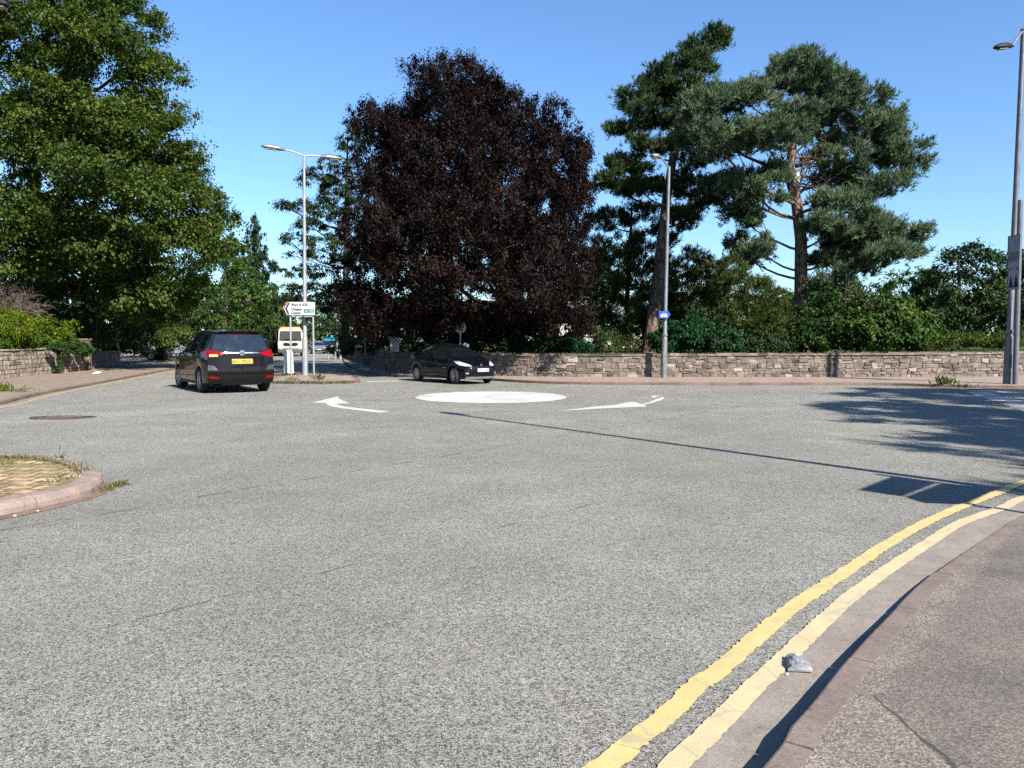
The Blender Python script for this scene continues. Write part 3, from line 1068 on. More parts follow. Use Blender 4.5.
# worn cast-iron drain cover in a sunken patch
dr = tag(empty('drain_cover', (-8.85, 15.1, 0)), 'rusty dark iron drain cover sunk in the road near the paved island', 'drain cover')
mb = MB()
mb.prism([(.62 * math.cos(a) * (1 + .1 * math.sin(3 * a)), .42 * math.sin(a) * (1 + .08 * math.cos(2 * a))) for a in [2 * PI * k / 28 for k in range(28)]], Matrix.Translation((0, 0, .001)), .004)
mb.build('surround', M['asphalt'] if False else concrete('drain_surround', (.03, .024, .02), (.065, .052, .043), 6), dr)
mb = MB()
mb.box((0, 0, .008), (.62, .44, .012), 0, .5, None, .003)
for k in range(7):
    mb.box((-.24 + k * .08, 0, .015), (.03, .36, .006))
mb.build('grating', M['iron'], dr)


# ------------------------------------------------------------------ stone walls
def stone_wall(name, label, path, hfun, thick, mat, rows, widths, seed, side=-1, jit=.03, cop_h=.09, cop_w=(.3, .7), z0=.06, split=.25, prot=(.008, .035), cop=True):
    rng = random.Random(seed)
    P = [Vector((p.x, p.y, 0)) for p in path]
    cum = [0]
    for i in range(1, len(P)):
        cum.append(cum[-1] + (P[i] - P[i - 1]).length)
    tot = cum[-1]

    def pt(s, d, z):
        s = min(max(s, 0), tot - 1e-4)
        lo_, hi_ = 0, len(cum) - 1
        while hi_ - lo_ > 1:
            m = (lo_ + hi_) // 2
            if cum[m] <= s:
                lo_ = m
            else:
                hi_ = m
        t = (P[lo_ + 1] - P[lo_])
        q = P[lo_] + t * ((s - cum[lo_]) / max(t.length, 1e-6))
        t = t.normalized()
        nrm = Vector((-t.y, t.x, 0)) * side
        return q + nrm * d + Vector((0, 0, z))
    root = tag(empty(name, P[len(P) // 2]), label, 'wall')
    inv = -P[len(P) // 2]
    core = MB()
    n = max(2, int(tot / .5))
    vs = []
    for i in range(n + 1):
        s = tot * i / n
        h = hfun(s / tot)
        vs += [pt(s, 0, z0 - .3) + inv, pt(s, 0, h) + inv, pt(s, -thick, h) + inv, pt(s, -thick, z0 - .3) + inv]
    fs = []
    for i in range(n):
        a, b = i * 4, i * 4 + 4
        fs += [(a + k, a + (k + 1) % 4, b + (k + 1) % 4, b + k) for k in range(4)]
    fs += [(0, 1, 2, 3), tuple(n * 4 + k for k in range(4))]
    core.add(vs, fs)
    core.build('mortar_core', M['mortar'], root)
    st = MB()

    def one(s0, s1, a0, a1, d0=.0):
        """stone between s0..s1 along the wall and heights a0..a1"""
        g = rng.uniform(.002, .009)
        c = [(s0 + g, a0 + g), (s1 - g, a0 + g), (s1 - g, a1 - g), (s0 + g, a1 - g)]
        c = [(x + rng.uniform(-jit, jit) * .5, z + rng.uniform(-jit, jit) * .5) for x, z in c]
        mx, mz = sum(x for x, z in c) / 4, sum(z for x, z in c) / 4
        k = rng.uniform(.75, .88)
        pr = rng.uniform(*prot)
        v = [pt(x, -.005, z) + inv for x, z in c]
        v += [pt(mx + (x - mx) * (1 - (1 - k) * .35), pr * .7, mz + (z - mz) * (1 - (1 - k) * .35)) + inv for x, z in c]
        v += [pt(mx + (x - mx) * k, pr + rng.uniform(-.012, .012), mz + (z - mz) * k) + inv for x, z in c]
        st.add(v, [(0, 1, 5, 4), (1, 2, 6, 5), (2, 3, 7, 6), (3, 0, 4, 7), (4, 5, 9, 8), (5, 6, 10, 9), (6, 7, 11, 10), (7, 4, 8, 11), (8, 9, 10, 11)], min(1, max(0, rng.gauss(.5, .24))))
    zb = z0
    hmax = max(hfun(k / 20) for k in range(21))
    while zb < hmax:
        rh = rng.uniform(*rows)
        s = -rng.uniform(0, .2)
        while s < tot:
            w = rng.uniform(*widths) * (1.4 if rng.random() < .12 else 1)
            h = hfun(min(max((s + w / 2) / tot, 0), 1))
            top = min(zb + rh, h)
            if top - zb > .05:
                if rng.random() < split and rh > .16:
                    m = zb + (top - zb) * rng.uniform(.35, .65)
                    one(s, s + w, zb, m)
                    one(s, s + w, m, top)
                elif rng.random() < split * .6:
                    e = rng.uniform(-.05, .07)
                    one(s, s + w, zb, top + e if top + e < h else top)
                else:
                    one(s, s + w, zb, top)
            s += w
        zb += rh
    st.build('stonework', mat, root, attr=True)
    if cop:
        cp = MB()
        s = 0
        while s < tot - .1:
            w = min(rng.uniform(*cop_w), tot - s)
            h = hfun((s + w / 2) / tot)
            hh = cop_h * rng.uniform(.7, 1.3)
            o = .05 + rng.uniform(-.015, .02)
            a = []
            for (u, d, z) in ((0, o, 0), (1, o, 0), (1, -thick - .03, 0), (0, -thick - .03, 0), (0, o - .015, hh), (1, o - .015, hh), (1, -thick - .01, hh), (0, -thick - .01, hh)):
                a.append(pt(s + .006 + u * (w - .012), d, h + .002 + z + rng.uniform(-.008, .008) * (z > 0)) + inv)
            cp.add(a, [(0, 1, 5, 4), (1, 2, 6, 5), (2, 3, 7, 6), (3, 0, 4, 7), (4, 5, 6, 7), (0, 3, 2, 1)], min(1, max(0, rng.gauss(.35, .2))))
            s += w
        cp.build('coping', mat, root, attr=True)
    return root


iw = next(i for i, p in enumerate(WP) if p.y < 31.0)
stone_wall('stone_wall', 'long low rubble stone wall running along the far pavement in front of the pines', WP[iw:iw + 150], lambda t: .90 + .22 * t ** 1.5, .38, M['wall_rub'], (.09, .22), (.10, .42), 11, -1, .07, split=.35, prot=(.005, .045))
iw0 = next(i for i, p in enumerate(WP) if p.y < 80)
stone_wall('stone_wall', 'shaded rubble stone wall curving down the side road behind the navy hatchback', WP[iw0:iw + 1], lambda t: .95 - .05 * t, .38, M['wall_rub'], (.09, .22), (.10, .42), 12, -1, .07, split=.35, prot=(.005, .045))
stone_wall('stone_wall', 'pale squared stone garden wall under the yellow green shrubs', resample(lw, .3), lambda t: 1.02 + .14 * t, .38, M['wall_left'], (.15, .2), (.22, .5), 13, -1, .015, cop_h=.05, split=.06, prot=(.015, .035))
stone_wall('stone_wall', 'short low ivy shaded stone wall beyond the pale garden wall', resample(lw2, .3), lambda t: .95 - .12 * t, .38, M['wall_left'], (.15, .2), (.22, .5), 14, -1, .03, cop_h=.05, split=.1, prot=(.015, .04))
gp_ = tag(empty('gate_pillar', (-20.95, 37.95, .07)), 'square stone gate pillar at the end of the pale garden wall', 'pillar')
mb = MB()
mb.box((0, 0, .72), (.5, .5, 1.46), R(18), .5, None, .02)
mb.build('shaft', M['mortar'], gp_)
mb = MB()
mb.box((0, 0, 1.5), (.62, .62, .11), R(18), .5, None, .025)
mb.build('cap', M['kerb_far'], gp_)


# ------------------------------------------------------------------ street furniture
def lamp_head(root, pos, d, L=.62, w=.2, h=.1, mat=None, drop=0.0, name='lamp_head'):
    d = Vector(d).normalized()
    up = Vector((0, 0, 1))
    y = up.cross(d).normalized()
    z = d.cross(y)
    m = Matrix((d, y, z)).transposed().to_4x4()
    m.translation = Vector(pos)
    mb = MB()
    vs, fs, n = [], [], 12
    prof = [(-.08, .25, .35), (0, .34, .5), (.1, .62, .8), (.3, .9, 1.0), (.6, 1.0, .95), (.85, .85, .7), (.96, .6, .45), (1.0, .25, .2)]
    for t, a, b in prof:
        for k in range(n):
            q = 2 * PI * k / n
            zz = math.sin(q)
            vs.append(m @ Vector((t * L, a * w * .5 * math.cos(q), (b * h * .7 * zz if zz > 0 else b * h * .32 * zz))))
    for i in range(len(prof) - 1):
        for k in range(n):
            fs.append((i * n + k, i * n + (k + 1) % n, (i + 1) * n + (k + 1) % n, (i + 1) * n + k))
    fs += [tuple(range(n)), tuple((len(prof) - 1) * n + k for k in range(n))]
    mb.add(vs, fs)
    o = mb.build(name, mat or M['lamp_dk'], root, True, angle=50)
    mb = MB()
    mb.box((0, 0, 0), (L * .46, w * .6, .016), 0, .5, m @ Matrix.Translation((L * .58, 0, -h * .31)))
    mb.build('lens', M['lamp_lens'], o)
    return o


def lamp_post(label, base, top, r0, r1, arms, mat, collar=True, group=None, head_mat=None, head_len=.62, door=True):
    root = tag(empty('lamp_post', base), label, 'lamp post', group)
    b = Vector(base)
    t = Vector(top) - b
    mb = MB()
    k = 1.5 / t.length
    mb.tube([(0, 0, -.05), t * (k * .98), t * k, t * (k + .012), t * .55, t], [r0, r0, r0 * .98, r0 * .74, (r0 * .74 + r1) / 2, r1], 14)
    mb.build('column', mat, root, True)
    if door:
        mb = MB()
        mb.box((-.0, -r0 - .002, .75), (.1, .012, .42), 0, .5, None, .003)
        mb.build('access_door', mat, root)
    if collar:
        mb = MB()
        mb.lathe([(r0 * .8, -.05), (r0 * 1.05, -.05), (r0 * 1.05, .05), (r0 * .8, .05)], Matrix.Translation(t * (k + .02)), 16)
        mb.build('collar', M['metal'], root, True)
    for (end, hd, hl) in arms:
        e = Vector(end) - b
        mb = MB()
        mid = t * .4 + e * .6 + Vector((0, 0, .04))
        mb.tube([t - Vector((0, 0, .05)), t * .85 + e * .15 + Vector((0, 0, .01)), mid, e], [.035, .035, .03, .03], 8)
        mb.build('bracket_arm', mat, root, True)
        lamp_head(root, e, hd, hl, .28, .2, head_mat)
    mb = MB()
    mb.lathe([(r1 * 1.15, -.04), (r1 * 1.15, .03), (r1 * .5, .06), (0, .065)], Matrix.Translation(t), 12)
    mb.build('top_cap', mat, root, True)
    return root


Lb = Vector((-8.68, 32.4, .085))
Lt = at(304, 156, 32.4)
la = Lt + Vector((-.72, -.36, .16))
ra = Lt + Vector((.66, .33, .04))
lamp_post('tall grey twin arm street lamp rising behind the white direction sign', Lb, Lt, .115, .055, [(la, (-.88, -.44, .06), .9), (ra, (.88, .44, -.02), .85)], M['metal_lt'], False, None, M['metal'])
Mb = Vector((5.84, 29.75, .09))
Mt = at(669, 168, 29.75)
me_ = Mt + Vector((-.36, -.16, .34))
lamp_post('tall pale street lamp by the wall carrying a small blue cycle sign', Mb, Mt, .11, .055, [(me_, (-.93, -.35, .10), .42)], M['metal'], True, None, M['metal_dk'])
Rb = Vector((16.36, 25.5, .09))
Rt = at(1023.5, 30, 25.5)
re_ = at(1012, 46.5, 25.2)
lamp_post('tall dark grey street lamp at the right corner of the far pavement', Rb, Rt, .13, .075, [(re_, (-.93, -.30, -.16), .74)], M['metal_dk'], True, None, None)
# lamp at the left, of which only the lantern reaches into the photograph
Qh = at(-9, 6, 18.0)
lamp_post('street lamp at the top left corner with only its lantern in view', (-13.3, 18.4, .07), (-13.3, 18.4, Qh.z - .1), .11, .06, [(Qh, (1, -.1, .05), .42)], M['metal'], False)
# lamp at the right of the photographer: only its shadow lies in the photograph
Ob = Vector((6.42, 5.95, KH))
lamp_post('street lamp just out of view whose long shadow crosses the road', Ob, Ob + Vector((0, 0, 9.3)), .10, .055, [(Ob + Vector((.18, -.16, 9.48)), (-.60, .80, .02), 1.0)], M['metal'], True)

# big two-post sign beside it (only its shadow shows)
bs = tag(empty('direction_sign', (6.0, 5.5, KH)), 'two post direction sign just out of view shading the yellow lines', 'road sign')
ax = Vector((.675, .738, 0))
p1 = Vector((6.32, 5.84, KH))


def sunback(px, py, org, axis):
    """the point of the upright plane through org along axis whose shadow falls at the pixel"""
    g = Vector((*gp(px, py), 0))
    nrm = Vector((axis.y, -axis.x, 0))
    t = (org - g).dot(nrm) / sun_dir.dot(nrm)
    return g + sun_dir * t


mpl = Matrix((ax, Vector((0, 0, 1)), Vector((ax.y, -ax.x, 0)))).transposed().to_4x4()
for poly in ([(858, 490), (893, 476.3), (936, 483), (901, 496.3)], [(905, 497.2), (940, 484), (998, 487.3), (966, 504.5), (924, 503)]):
    W3 = [sunback(a, b, p1, ax) for a, b in poly]
    loc = [((w - bs.location).dot(ax), w.z - KH) for w in W3]
    mb = MB()
    mb.prism(loc, mpl, .012)
    mb.build('panel', M['sign_white'], bs)
topz = max(sunback(893, 476.3, p1, ax).z, sunback(858, 490, p1, ax).z)
for q in ((893, 476.6), (966, 504.3)):
    w = sunback(*q, p1, ax)
    mb = MB()
    x, y = (Vector((w.x, w.y, 0)) - Vector((bs.location.x, bs.location.y, 0))).xy
    mb.tube([(x + .03, y - .03, -.05), (x + .03, y - .03, topz + .05 if q[0] < 900 else w.z + .25)], .038, 10)
    mb.build('post', M['metal'], bs, True)

# white flag sign on two posts
ds = tag(empty('direction_sign', (-8.9, 32.0, .085)), 'white arrow shaped direction sign on two grey posts with a green route panel', 'road sign')
K = 32.0 / FPX
c0 = at(300, 309.6, 32.0)


def sg(px, py):
    p = at(px, py, 32.0)
    return (p.x - ds.location.x, p.z - ds.location.z)


MZ = Matrix(((1, 0, 0, 0), (0, 0, -1, 0), (0, 1, 0, 0), (0, 0, 0, 1)))      # local XY -> X, Z; local Z -> -Y


def face(o, y):
    m = MZ.copy()
    m.translation = (0, y, 0)
    return m


mb = MB()
mb.prism([sg(283.9, 308.6), (sg(288.4, 301.7)), sg(315.6, 301.9), sg(315.5, 315.5), sg(287.2, 315.2)], face(ds, -.03), .02)
mb.build('back_plate', M['sign_black'], ds)
mb = MB()
mb.prism([sg(284.3, 308.6), (sg(288.6, 302.0)), sg(315.3, 302.2), sg(315.2, 315.2), sg(287.5, 314.9)], face(ds, -.052), .008)
pl = mb.build('sign_plate', M['sign_white'], ds)
mb = MB()
mb.prism([sg(285.5, 308.6), sg(288.7, 302.7), sg(290.4, 302.7), sg(287.4, 308.6), sg(289.9, 314.2), sg(288.2, 314.2)], face(ds, -.062), .004)
mb.build('chevron', M['sign_black'], ds)
mb = MB()
mb.prism([sg(304.3, 309.3), sg(314.1, 309.3), sg(314.1, 312.9), sg(304.3, 312.9)], face(ds, -.062), .004)
gpn = mb.build('route_panel', M['sign_green'], ds)


def txt(body, px, py, px1, mat, parent, y=-.068):
    x, z = sg(px, py)
    return text_obj('lettering', body, 3.5 * K, mat, Matrix.Translation((x, 0, z)) @ face(None, y), parent, .002, 'LEFT', (px1 - px) * K)


txt('Rhyl A 525', 291.9, 306.0, 307.8, M['sign_black'], ds)
txt('Chester', 291.6, 310.4, 302.6, M['sign_black'], ds)
txt('Conwy', 291.6, 314.0, 301.2, M['sign_black'], ds)
txt('(A 55)', 305.2, 312.4, 313.2, M['sign_white'], gpn)
for px_ in (289.9, 312.7):
    mb = MB()
    x, z = sg(px_, 302.5)
    mb.tube([(x, .03, -.1), (x, .03, z)], .04, 10)
    mb.build('post', M['metal_lt'], ds, True)
mb = MB()
a, b = sg(304, 316.3), sg(312.7, 316.3)
mb.box(((a[0] + b[0]) / 2, -.01, a[1]), (.34, .03, .06))
mb.build('bracket', M['metal_lt'], ds)

# bollard
bo = tag(empty('bollard', (-9.42, 32.6, .085)), 'plump white plastic traffic bollard at the foot of the direction sign', 'bollard')
mb = MB()
prof = [(.235, -.02), (.235, .06), (.215, .09), (.205, .5), (.19, .85), (.175, .97), (.12, 1.03), (0, 1.05)]
mb.lathe(prof, Matrix.Diagonal((1, .7, 1, 1)), 20)
mb.build('shell', M['plastic_white'], bo, True)
mb = MB()
mb.box((0, 0, .03), (.56, .42, .06), 0, .5, None, .015)
mb.build('base_plate', M['black'], bo)

# blue cycle sign clamped on the middle lamp
cs = tag(empty('cycle_sign', at(664.6, 314.6, 29.6)), 'small blue cycle route sign clamped to the pale street lamp', 'road sign')
mb = MB()
q = 29.6 / FPX
mb.prism([(-5.8 * q, -3.6 * q), (3.4 * q, -3.6 * q), (5.6 * q, 0), (3.4 * q, 3.6 * q), (-5.8 * q, 3.6 * q)], face(None, -.02), .015)
mb.build('plate', M['sign_blue'], cs)
mb = MB()
for wx in (-2.6, .9):
    mb.lathe([(.052, -.004), (.066, -.004), (.066, .004), (.052, .004)], face(None, -.04) @ Matrix.Translation((wx * q, -1.0 * q, 0)), 14)
f = lambda x, z: (x * q, -.042, z * q)
for a_, b_ in (((-2.6, -1), (-1.6, 1.0)), ((-1.6, 1.0), (.3, 1.0)), ((.3, 1.0), (.9, -1)), ((-1.8, .6), (-.9, -1)), ((-.9, -1), (.2, .8)), ((.2, 1.4), (.9, 1.4)), ((-2.1, 1.3), (-1.2, 1.3)), ((-2.6, -1), (-.9, -1))):
    mb.tube([f(*a_), f(*b_)], .009, 6)
mb.build('cycle_symbol', M['sign_white'], cs)
mb = MB()
mb.lathe([(.085, -.03), (.1, -.03), (.1, .03), (.085, .03)], Matrix.Translation((.0, .13, 0)), 14)
mb.build('clamp', M['metal'], cs, True)

# sign post with framed notices beside the right lamp
nb = tag(empty('notice_post', (16.43, 25.2, .09)), 'grey post with two framed notices beside the right street lamp', 'sign post')
tp = at(1020.5, 200, 25.2) - nb.location
mb = MB()
mb.tube([(0, 0, -.05), tp], [.085, .075], 12)
mb.build('post', M['metal_dk'], nb, True)
fd = Vector((-.34, -.94, 0)).normalized()
fx = Vector((.62, -.78, 0)).normalized()
fx = Vector((.12, -.993, 0))


def noticeboard(pxc, y0, y1, w, mat, marks):
    c = at(pxc, (y0 + y1) / 2, 25.0) - nb.location
    h = (y1 - y0) * 25.0 / FPX
    m = Matrix((fx, Vector((0, 0, 1)), Vector((fx.y, -fx.x, 0)))).transposed().to_4x4()
    m.translation = c
    mb = MB()
    mb.prism([(-w / 2, -h / 2), (w / 2, -h / 2), (w / 2, h / 2), (-w / 2, h / 2)], m, .03)
    o = mb.build('notice', mat, nb)
    mb = MB()
    for x0, z0_, x1, z1_ in ((-w / 2 - .02, -h / 2 - .02, w / 2 + .02, -h / 2), (-w / 2 - .02, h / 2, w / 2 + .02, h / 2 + .02), (-w / 2 - .02, -h / 2, -w / 2, h / 2), (w / 2, -h / 2, w / 2 + .02, h / 2)):
        mb.prism([(x0, z0_), (x1, z0_), (x1, z1_), (x0, z1_)], m @ Matrix.Translation((0, 0, -.01)), .055)
    mb.build('frame', M['metal_dk'], o)
    for (x0, z0_, x1, z1_, mm) in marks:
        mb = MB()
        mb.prism([(x0 * w, z0_ * h), (x1 * w, z0_ * h), (x1 * w, z1_ * h), (x0 * w, z1_ * h)] if mm != 'tri' else [(x0 * w, z0_ * h), (x1 * w, z0_ * h), ((x0 + x1) / 2 * w, z1_ * h)], m @ Matrix.Translation((0, 0, .03)), .004)
        mb.build('mark', M['sign_black'] if mm == 'tri' else M[mm], o)


noticeboard(1014.8, 236, 268, .48, simple('grey_notice_sheet', (.24, .25, .26), .3, 0, .15, 3), [(-.42, -.30, .42, .02, 'metal'), (-.42, .1, .42, .42, 'metal_lt')])
noticeboard(1014.4, 270, 289, .46, simple('pale_notice_sheet', (.30, .30, .32), .3, 0, .1, 3), [(-.45, -.42, -.02, .25, 'tri'), (.0, -.42, .45, .35, 'tri')])

# signs and posts by the curved wall
nt = tag(empty('notice_board', (-5.15, 36.2, .84)), 'pale grey notice board on two legs behind the curved wall', 'notice board')
mb = MB()
a, b = at(390.2, 336.8, 36.0), at(399.2, 354.2, 36.0)
wN, hN = b.x - a.x, a.z - b.z
cN = (a + b) / 2 - nt.location
mb.box(cN, (wN, .04, hN), 0, .5, None, .004)
pn = mb.build('panel', simple('grey_notice_face', (.42, .42, .42), .5, 0, .1, 4), nt)
mb = MB()
for k in range(5):
    mb.box((cN.x + .02 * (k % 2), cN.y - .024, cN.z + hN * (.3 - .13 * k)), (wN * (.7 - .1 * (k % 3)), .006, hN * .045))
mb.build('printed_text', M['metal_dk'], pn)
for sx in (-1, 1):
    mb = MB()
    mb.tube([(cN.x + sx * wN * .42, cN.y + .04, -.1), (cN.x + sx * wN * .42, cN.y + .04, cN.z + hN * .4)], .025, 8)
    mb.build('leg', M['metal'], nt, True)

rs = tag(empty('round_sign', (-2.12, 31.75, .09)), 'round grey backed road sign on a thin post behind the navy hatchback', 'road sign')
zt = at(460, 312, 31.75).z - .09
mb = MB()
mb.tube([(0, 0, -.05), (0, 0, zt)], .038, 10)
mb.build('post', M['metal'], rs, True)
zd = at(460, 327, 31.75).z - .09
mb = MB()
mb.lathe([(0, -.012), (.235, -.012), (.245, 0), (.235, .012), (0, .012)], Matrix.Translation((0, .06, zd)) @ Matrix.Rotation(R(78), 4, 'Z') @ Matrix.Rotation(R(90), 4, 'Y') @ Matrix.Identity(4), 28)
mb.build('disc', M['sign_back'], rs, True)
mb = MB()
mb.lathe([(0, -.01), (.15, -.01), (.155, 0), (.15, .01), (0, .01)], Matrix.Translation((.22, .03, at(465, 346.6, 31.75).z - .09)) @ Matrix.Rotation(R(70), 4, 'Z') @ Matrix.Rotation(R(90), 4, 'Y'), 24)
mb.build('lower_disc', M['sign_white'], rs, True)
mb = MB()
mb.tube([(0, 0, at(465, 346.6, 31.75).z - .09), (.22, .02, at(465, 346.6, 31.75).z - .09)], .014, 6)
mb.build('arm', M['metal'], rs)

for (px_, y0, y1, Y, lab, r) in ((365.2, 327, 352, 40, 'thin grey post standing on the lawn behind the curved wall', .035), (337, 333, 354, 60, 'pale post at the left of the turquoise awning', .07), (343.3, 327, 334, 66, 'short white post showing above the turquoise awning', .12)):
    a, b = at(px_, y0, Y), at(px_, y1, Y)
    o = tag(empty('post', (a.x, Y, .84 if Y < 70 else 0)), lab, 'post')
    mb = MB()
    mb.tube([(0, 0, -.1), (0, 0, a.z - .84)], r, 10)
    mb.build('shaft', M['metal'] if Y < 50 else M['metal_lt'], o, True)
    mb = MB()
    mb.lathe([(r * 1.15, -.02), (r * 1.15, .02), (r * .5, .05), (0, .055)], Matrix.Translation((0, 0, a.z - .84)), 10)
    mb.build('cap', M['metal'], o, True)

# turquoise awning far down the side road
ta = tag(empty('awning', at(336, 352, 63)), 'small turquoise awning on white legs beside the side road', 'awning')
k6 = 63 / FPX
mb = MB()
mb.box((-4.5 * k6, 0, 12.2 * k6), (11 * k6, 1.6, 2.6 * k6), 0, .5, None, .03)
mb.box((0 * k6, .1, 15.0 * k6), (9 * k6, 1.4, 3.2 * k6), R(5), .5, None, .06)
mb.box((6.8 * k6, -.05, 14.2 * k6), (5.2 * k6, 1.7, 7 * k6), 0, .5, None, .05)
mb.build('canopy', M['turq'], ta)
for x in (-7.5, -.5, 4.5, 8):
    mb = MB()
    mb.tube([(x * k6, 0, -.6), (x * k6, 0, 11.5 * k6)], .06 if x != 4.5 else .12, 8)
    mb.build('leg', M['metal_lt'], ta)

# totem far left of the truck
to = tag(empty('totem_sign', (at(268, 350, 96).x, 96, .07)), 'tall white and blue totem sign standing left of the white truck', 'sign')
k9 = 96 / FPX
zt = 1.5 + (341 - 319.5) * k9
mb = MB()
mb.box((0, 0, zt / 2), (8.2 * k9, .25, zt), R(10), .5, None, .04)
tb = mb.build('body', M['sign_white'], to)
for (z, h, mm, w) in ((.90, .10, 'blue', .8), (.79, .07, 'sky', .7), (.66, .07, 'sky', .8), (.56, .06, 'red', .6), (.36, .26, 'blue', .92)):
    mb = MB()
    mb.box((0, 0, zt * z), (8.2 * k9 * w, .28, zt * h), R(10), .5, None, .01)
    mb.build('band', {'blue': M['sign_blue'], 'sky': simple('sky_blue_band', (.25, .45, .72), .4), 'red': simple('red_band', (.5, .12, .1), .4)}[mm], tb)

# litter and small things on the ground
cup = tag(empty('crushed_cup', (*gp(800.5, 674), .010), R(-6)), 'crushed clear plastic cup lying on the gutter by the pale yellow line', 'litter')
nu, nv = 26, 20
mb = MB()
vs = []
rc = random.Random(8)
for i in range(nv + 1):
    v_ = i / nv
    w_ = .053 - .013 * v_ - .010 * v_ ** 4 + .003 * math.sin(5 * v_)
    h_ = .030 + .014 * math.sin(PI * v_) - .008 * v_
    for j in range(nu + 1):
        q = PI * j / nu
        n_ = .0014 * math.sin(9 * q + 7 * v_) + .0008 * math.sin(17 * q - 11 * v_) + .0010 * math.sin(5 * q + 19 * v_)
        vs.append((-(w_ + n_) * math.cos(q) + .004 * math.sin(3 * v_), v_ * .135 + .006 * math.sin(q * 2), max(.0005, (h_ + 1.6 * n_) * max(0.0, math.sin(q)) ** .8)))
fs = [(i * (nu + 1) + j, i * (nu + 1) + j + 1, (i + 1) * (nu + 1) + j + 1, (i + 1) * (nu + 1) + j) for i in range(nv) for j in range(nu)]
fs += [tuple(range(nu, -1, -1)), tuple(nv * (nu + 1) + j for j in range(nu + 1))]
mb.add(vs, fs)
tb_ = NT('clear_crushed_plastic')
n1_ = tb_.noise(38, 4, .6, tb_.obj())
cc = tb_.mix(tb_.step(n1_, .35, .65), (.20, .215, .225), (.33, .345, .35))
mb.build('shell', tb_.fin(cc, .22, tb_.bump(tb_.noise(70, 4, .6, tb_.obj()), .5, .004), Transmission_Weight=.3, IOR=1.2, Specular_IOR_Level=.7), cup, True, angle=80)
mb = MB()
mb.tube([(-.032 * math.cos(PI * j / 12), .137 + .004 * math.sin(PI * j / 6), .024 * math.sin(PI * j / 12) + .003) for j in range(13)], .0035, 6)
mb.build('rim', simple('blue_grey_plastic', (.12, .16, .22), .3, 0, .2, 30), cup, True)

sc = tag(empty('paper_scrap', (*gp(97, 375.6), .078)), 'scrap of white paper lying at the foot of the garden wall', 'litter')
mb = MB()
mb.add([(-.16, -.1, 0), (.15, -.12, .03), (.17, .1, .07), (-.1, .12, .10), (0, 0, .09)], [(0, 1, 4), (1, 2, 4), (2, 3, 4), (3, 0, 4), (3, 2, 1, 0)])
mb.build('sheet', M['litter'], sc)
rl = random.Random(3)
for (px_, py_, s_, lab) in ((787, 676, .006, 'tiny white stone chip beside the crushed plastic cup'), (15, 517, .012, 'white stone chip in the silt at the left edge'), (38, 512, .009, 'white stone chip in the silt under the island kerb')):
    x, y = gp(px_, py_)
    o = tag(empty('stone_chip', (x, y, .007)), lab, 'stone chip')
    bm = bmesh.new()
    bmesh.ops.create_icosphere(bm, subdivisions=1, radius=s_)
    for v in bm.verts:
        v.co *= rl.uniform(.7, 1.25)
        v.co.z = v.co.z * .6 + s_ * .4
    me = bpy.data.meshes.new('chip')
    bm.to_mesh(me)
    bm.free()
    me.materials.append(M['litter'])
    c = bpy.data.objects.new('chip', me)
    COL.objects.link(c)
    c.parent = o
# brown dry dock stalk at the island kerb
wd = tag(empty('dry_weed', (*gp(5, 509), .0)), 'dry brown weed stalk growing against the paved island kerb', 'weed')
mb = MB()
for k in range(9):
    a = rl.uniform(0, 6.3)
    mb.tube([(0, 0, 0), (.02 * math.cos(a), .02 * math.sin(a), .06), (.05 * math.cos(a), .05 * math.sin(a), .10 + .02 * (k % 3))], [.004, .006, .002], 5)
mb.build('stalk', simple('brown_stalk', (.09, .045, .04), .8, 0, .3, 30), wd)
# ================================================================== VEHICLES
def interp(tab, x):
    if x <= tab[0][0]:
        return tab[0][1]
    for (x0, y0), (x1, y1) in zip(tab, tab[1:]):
        if x <= x1:
            t = (x - x0) / (x1 - x0)
            return y0 + (y1 - y0) * t
    return tab[-1][1]


def smooth(tab, x, h=.07):
    return sum(interp(tab, x + k * h) for k in (-1, -.5, 0, .5, 1)) / 5


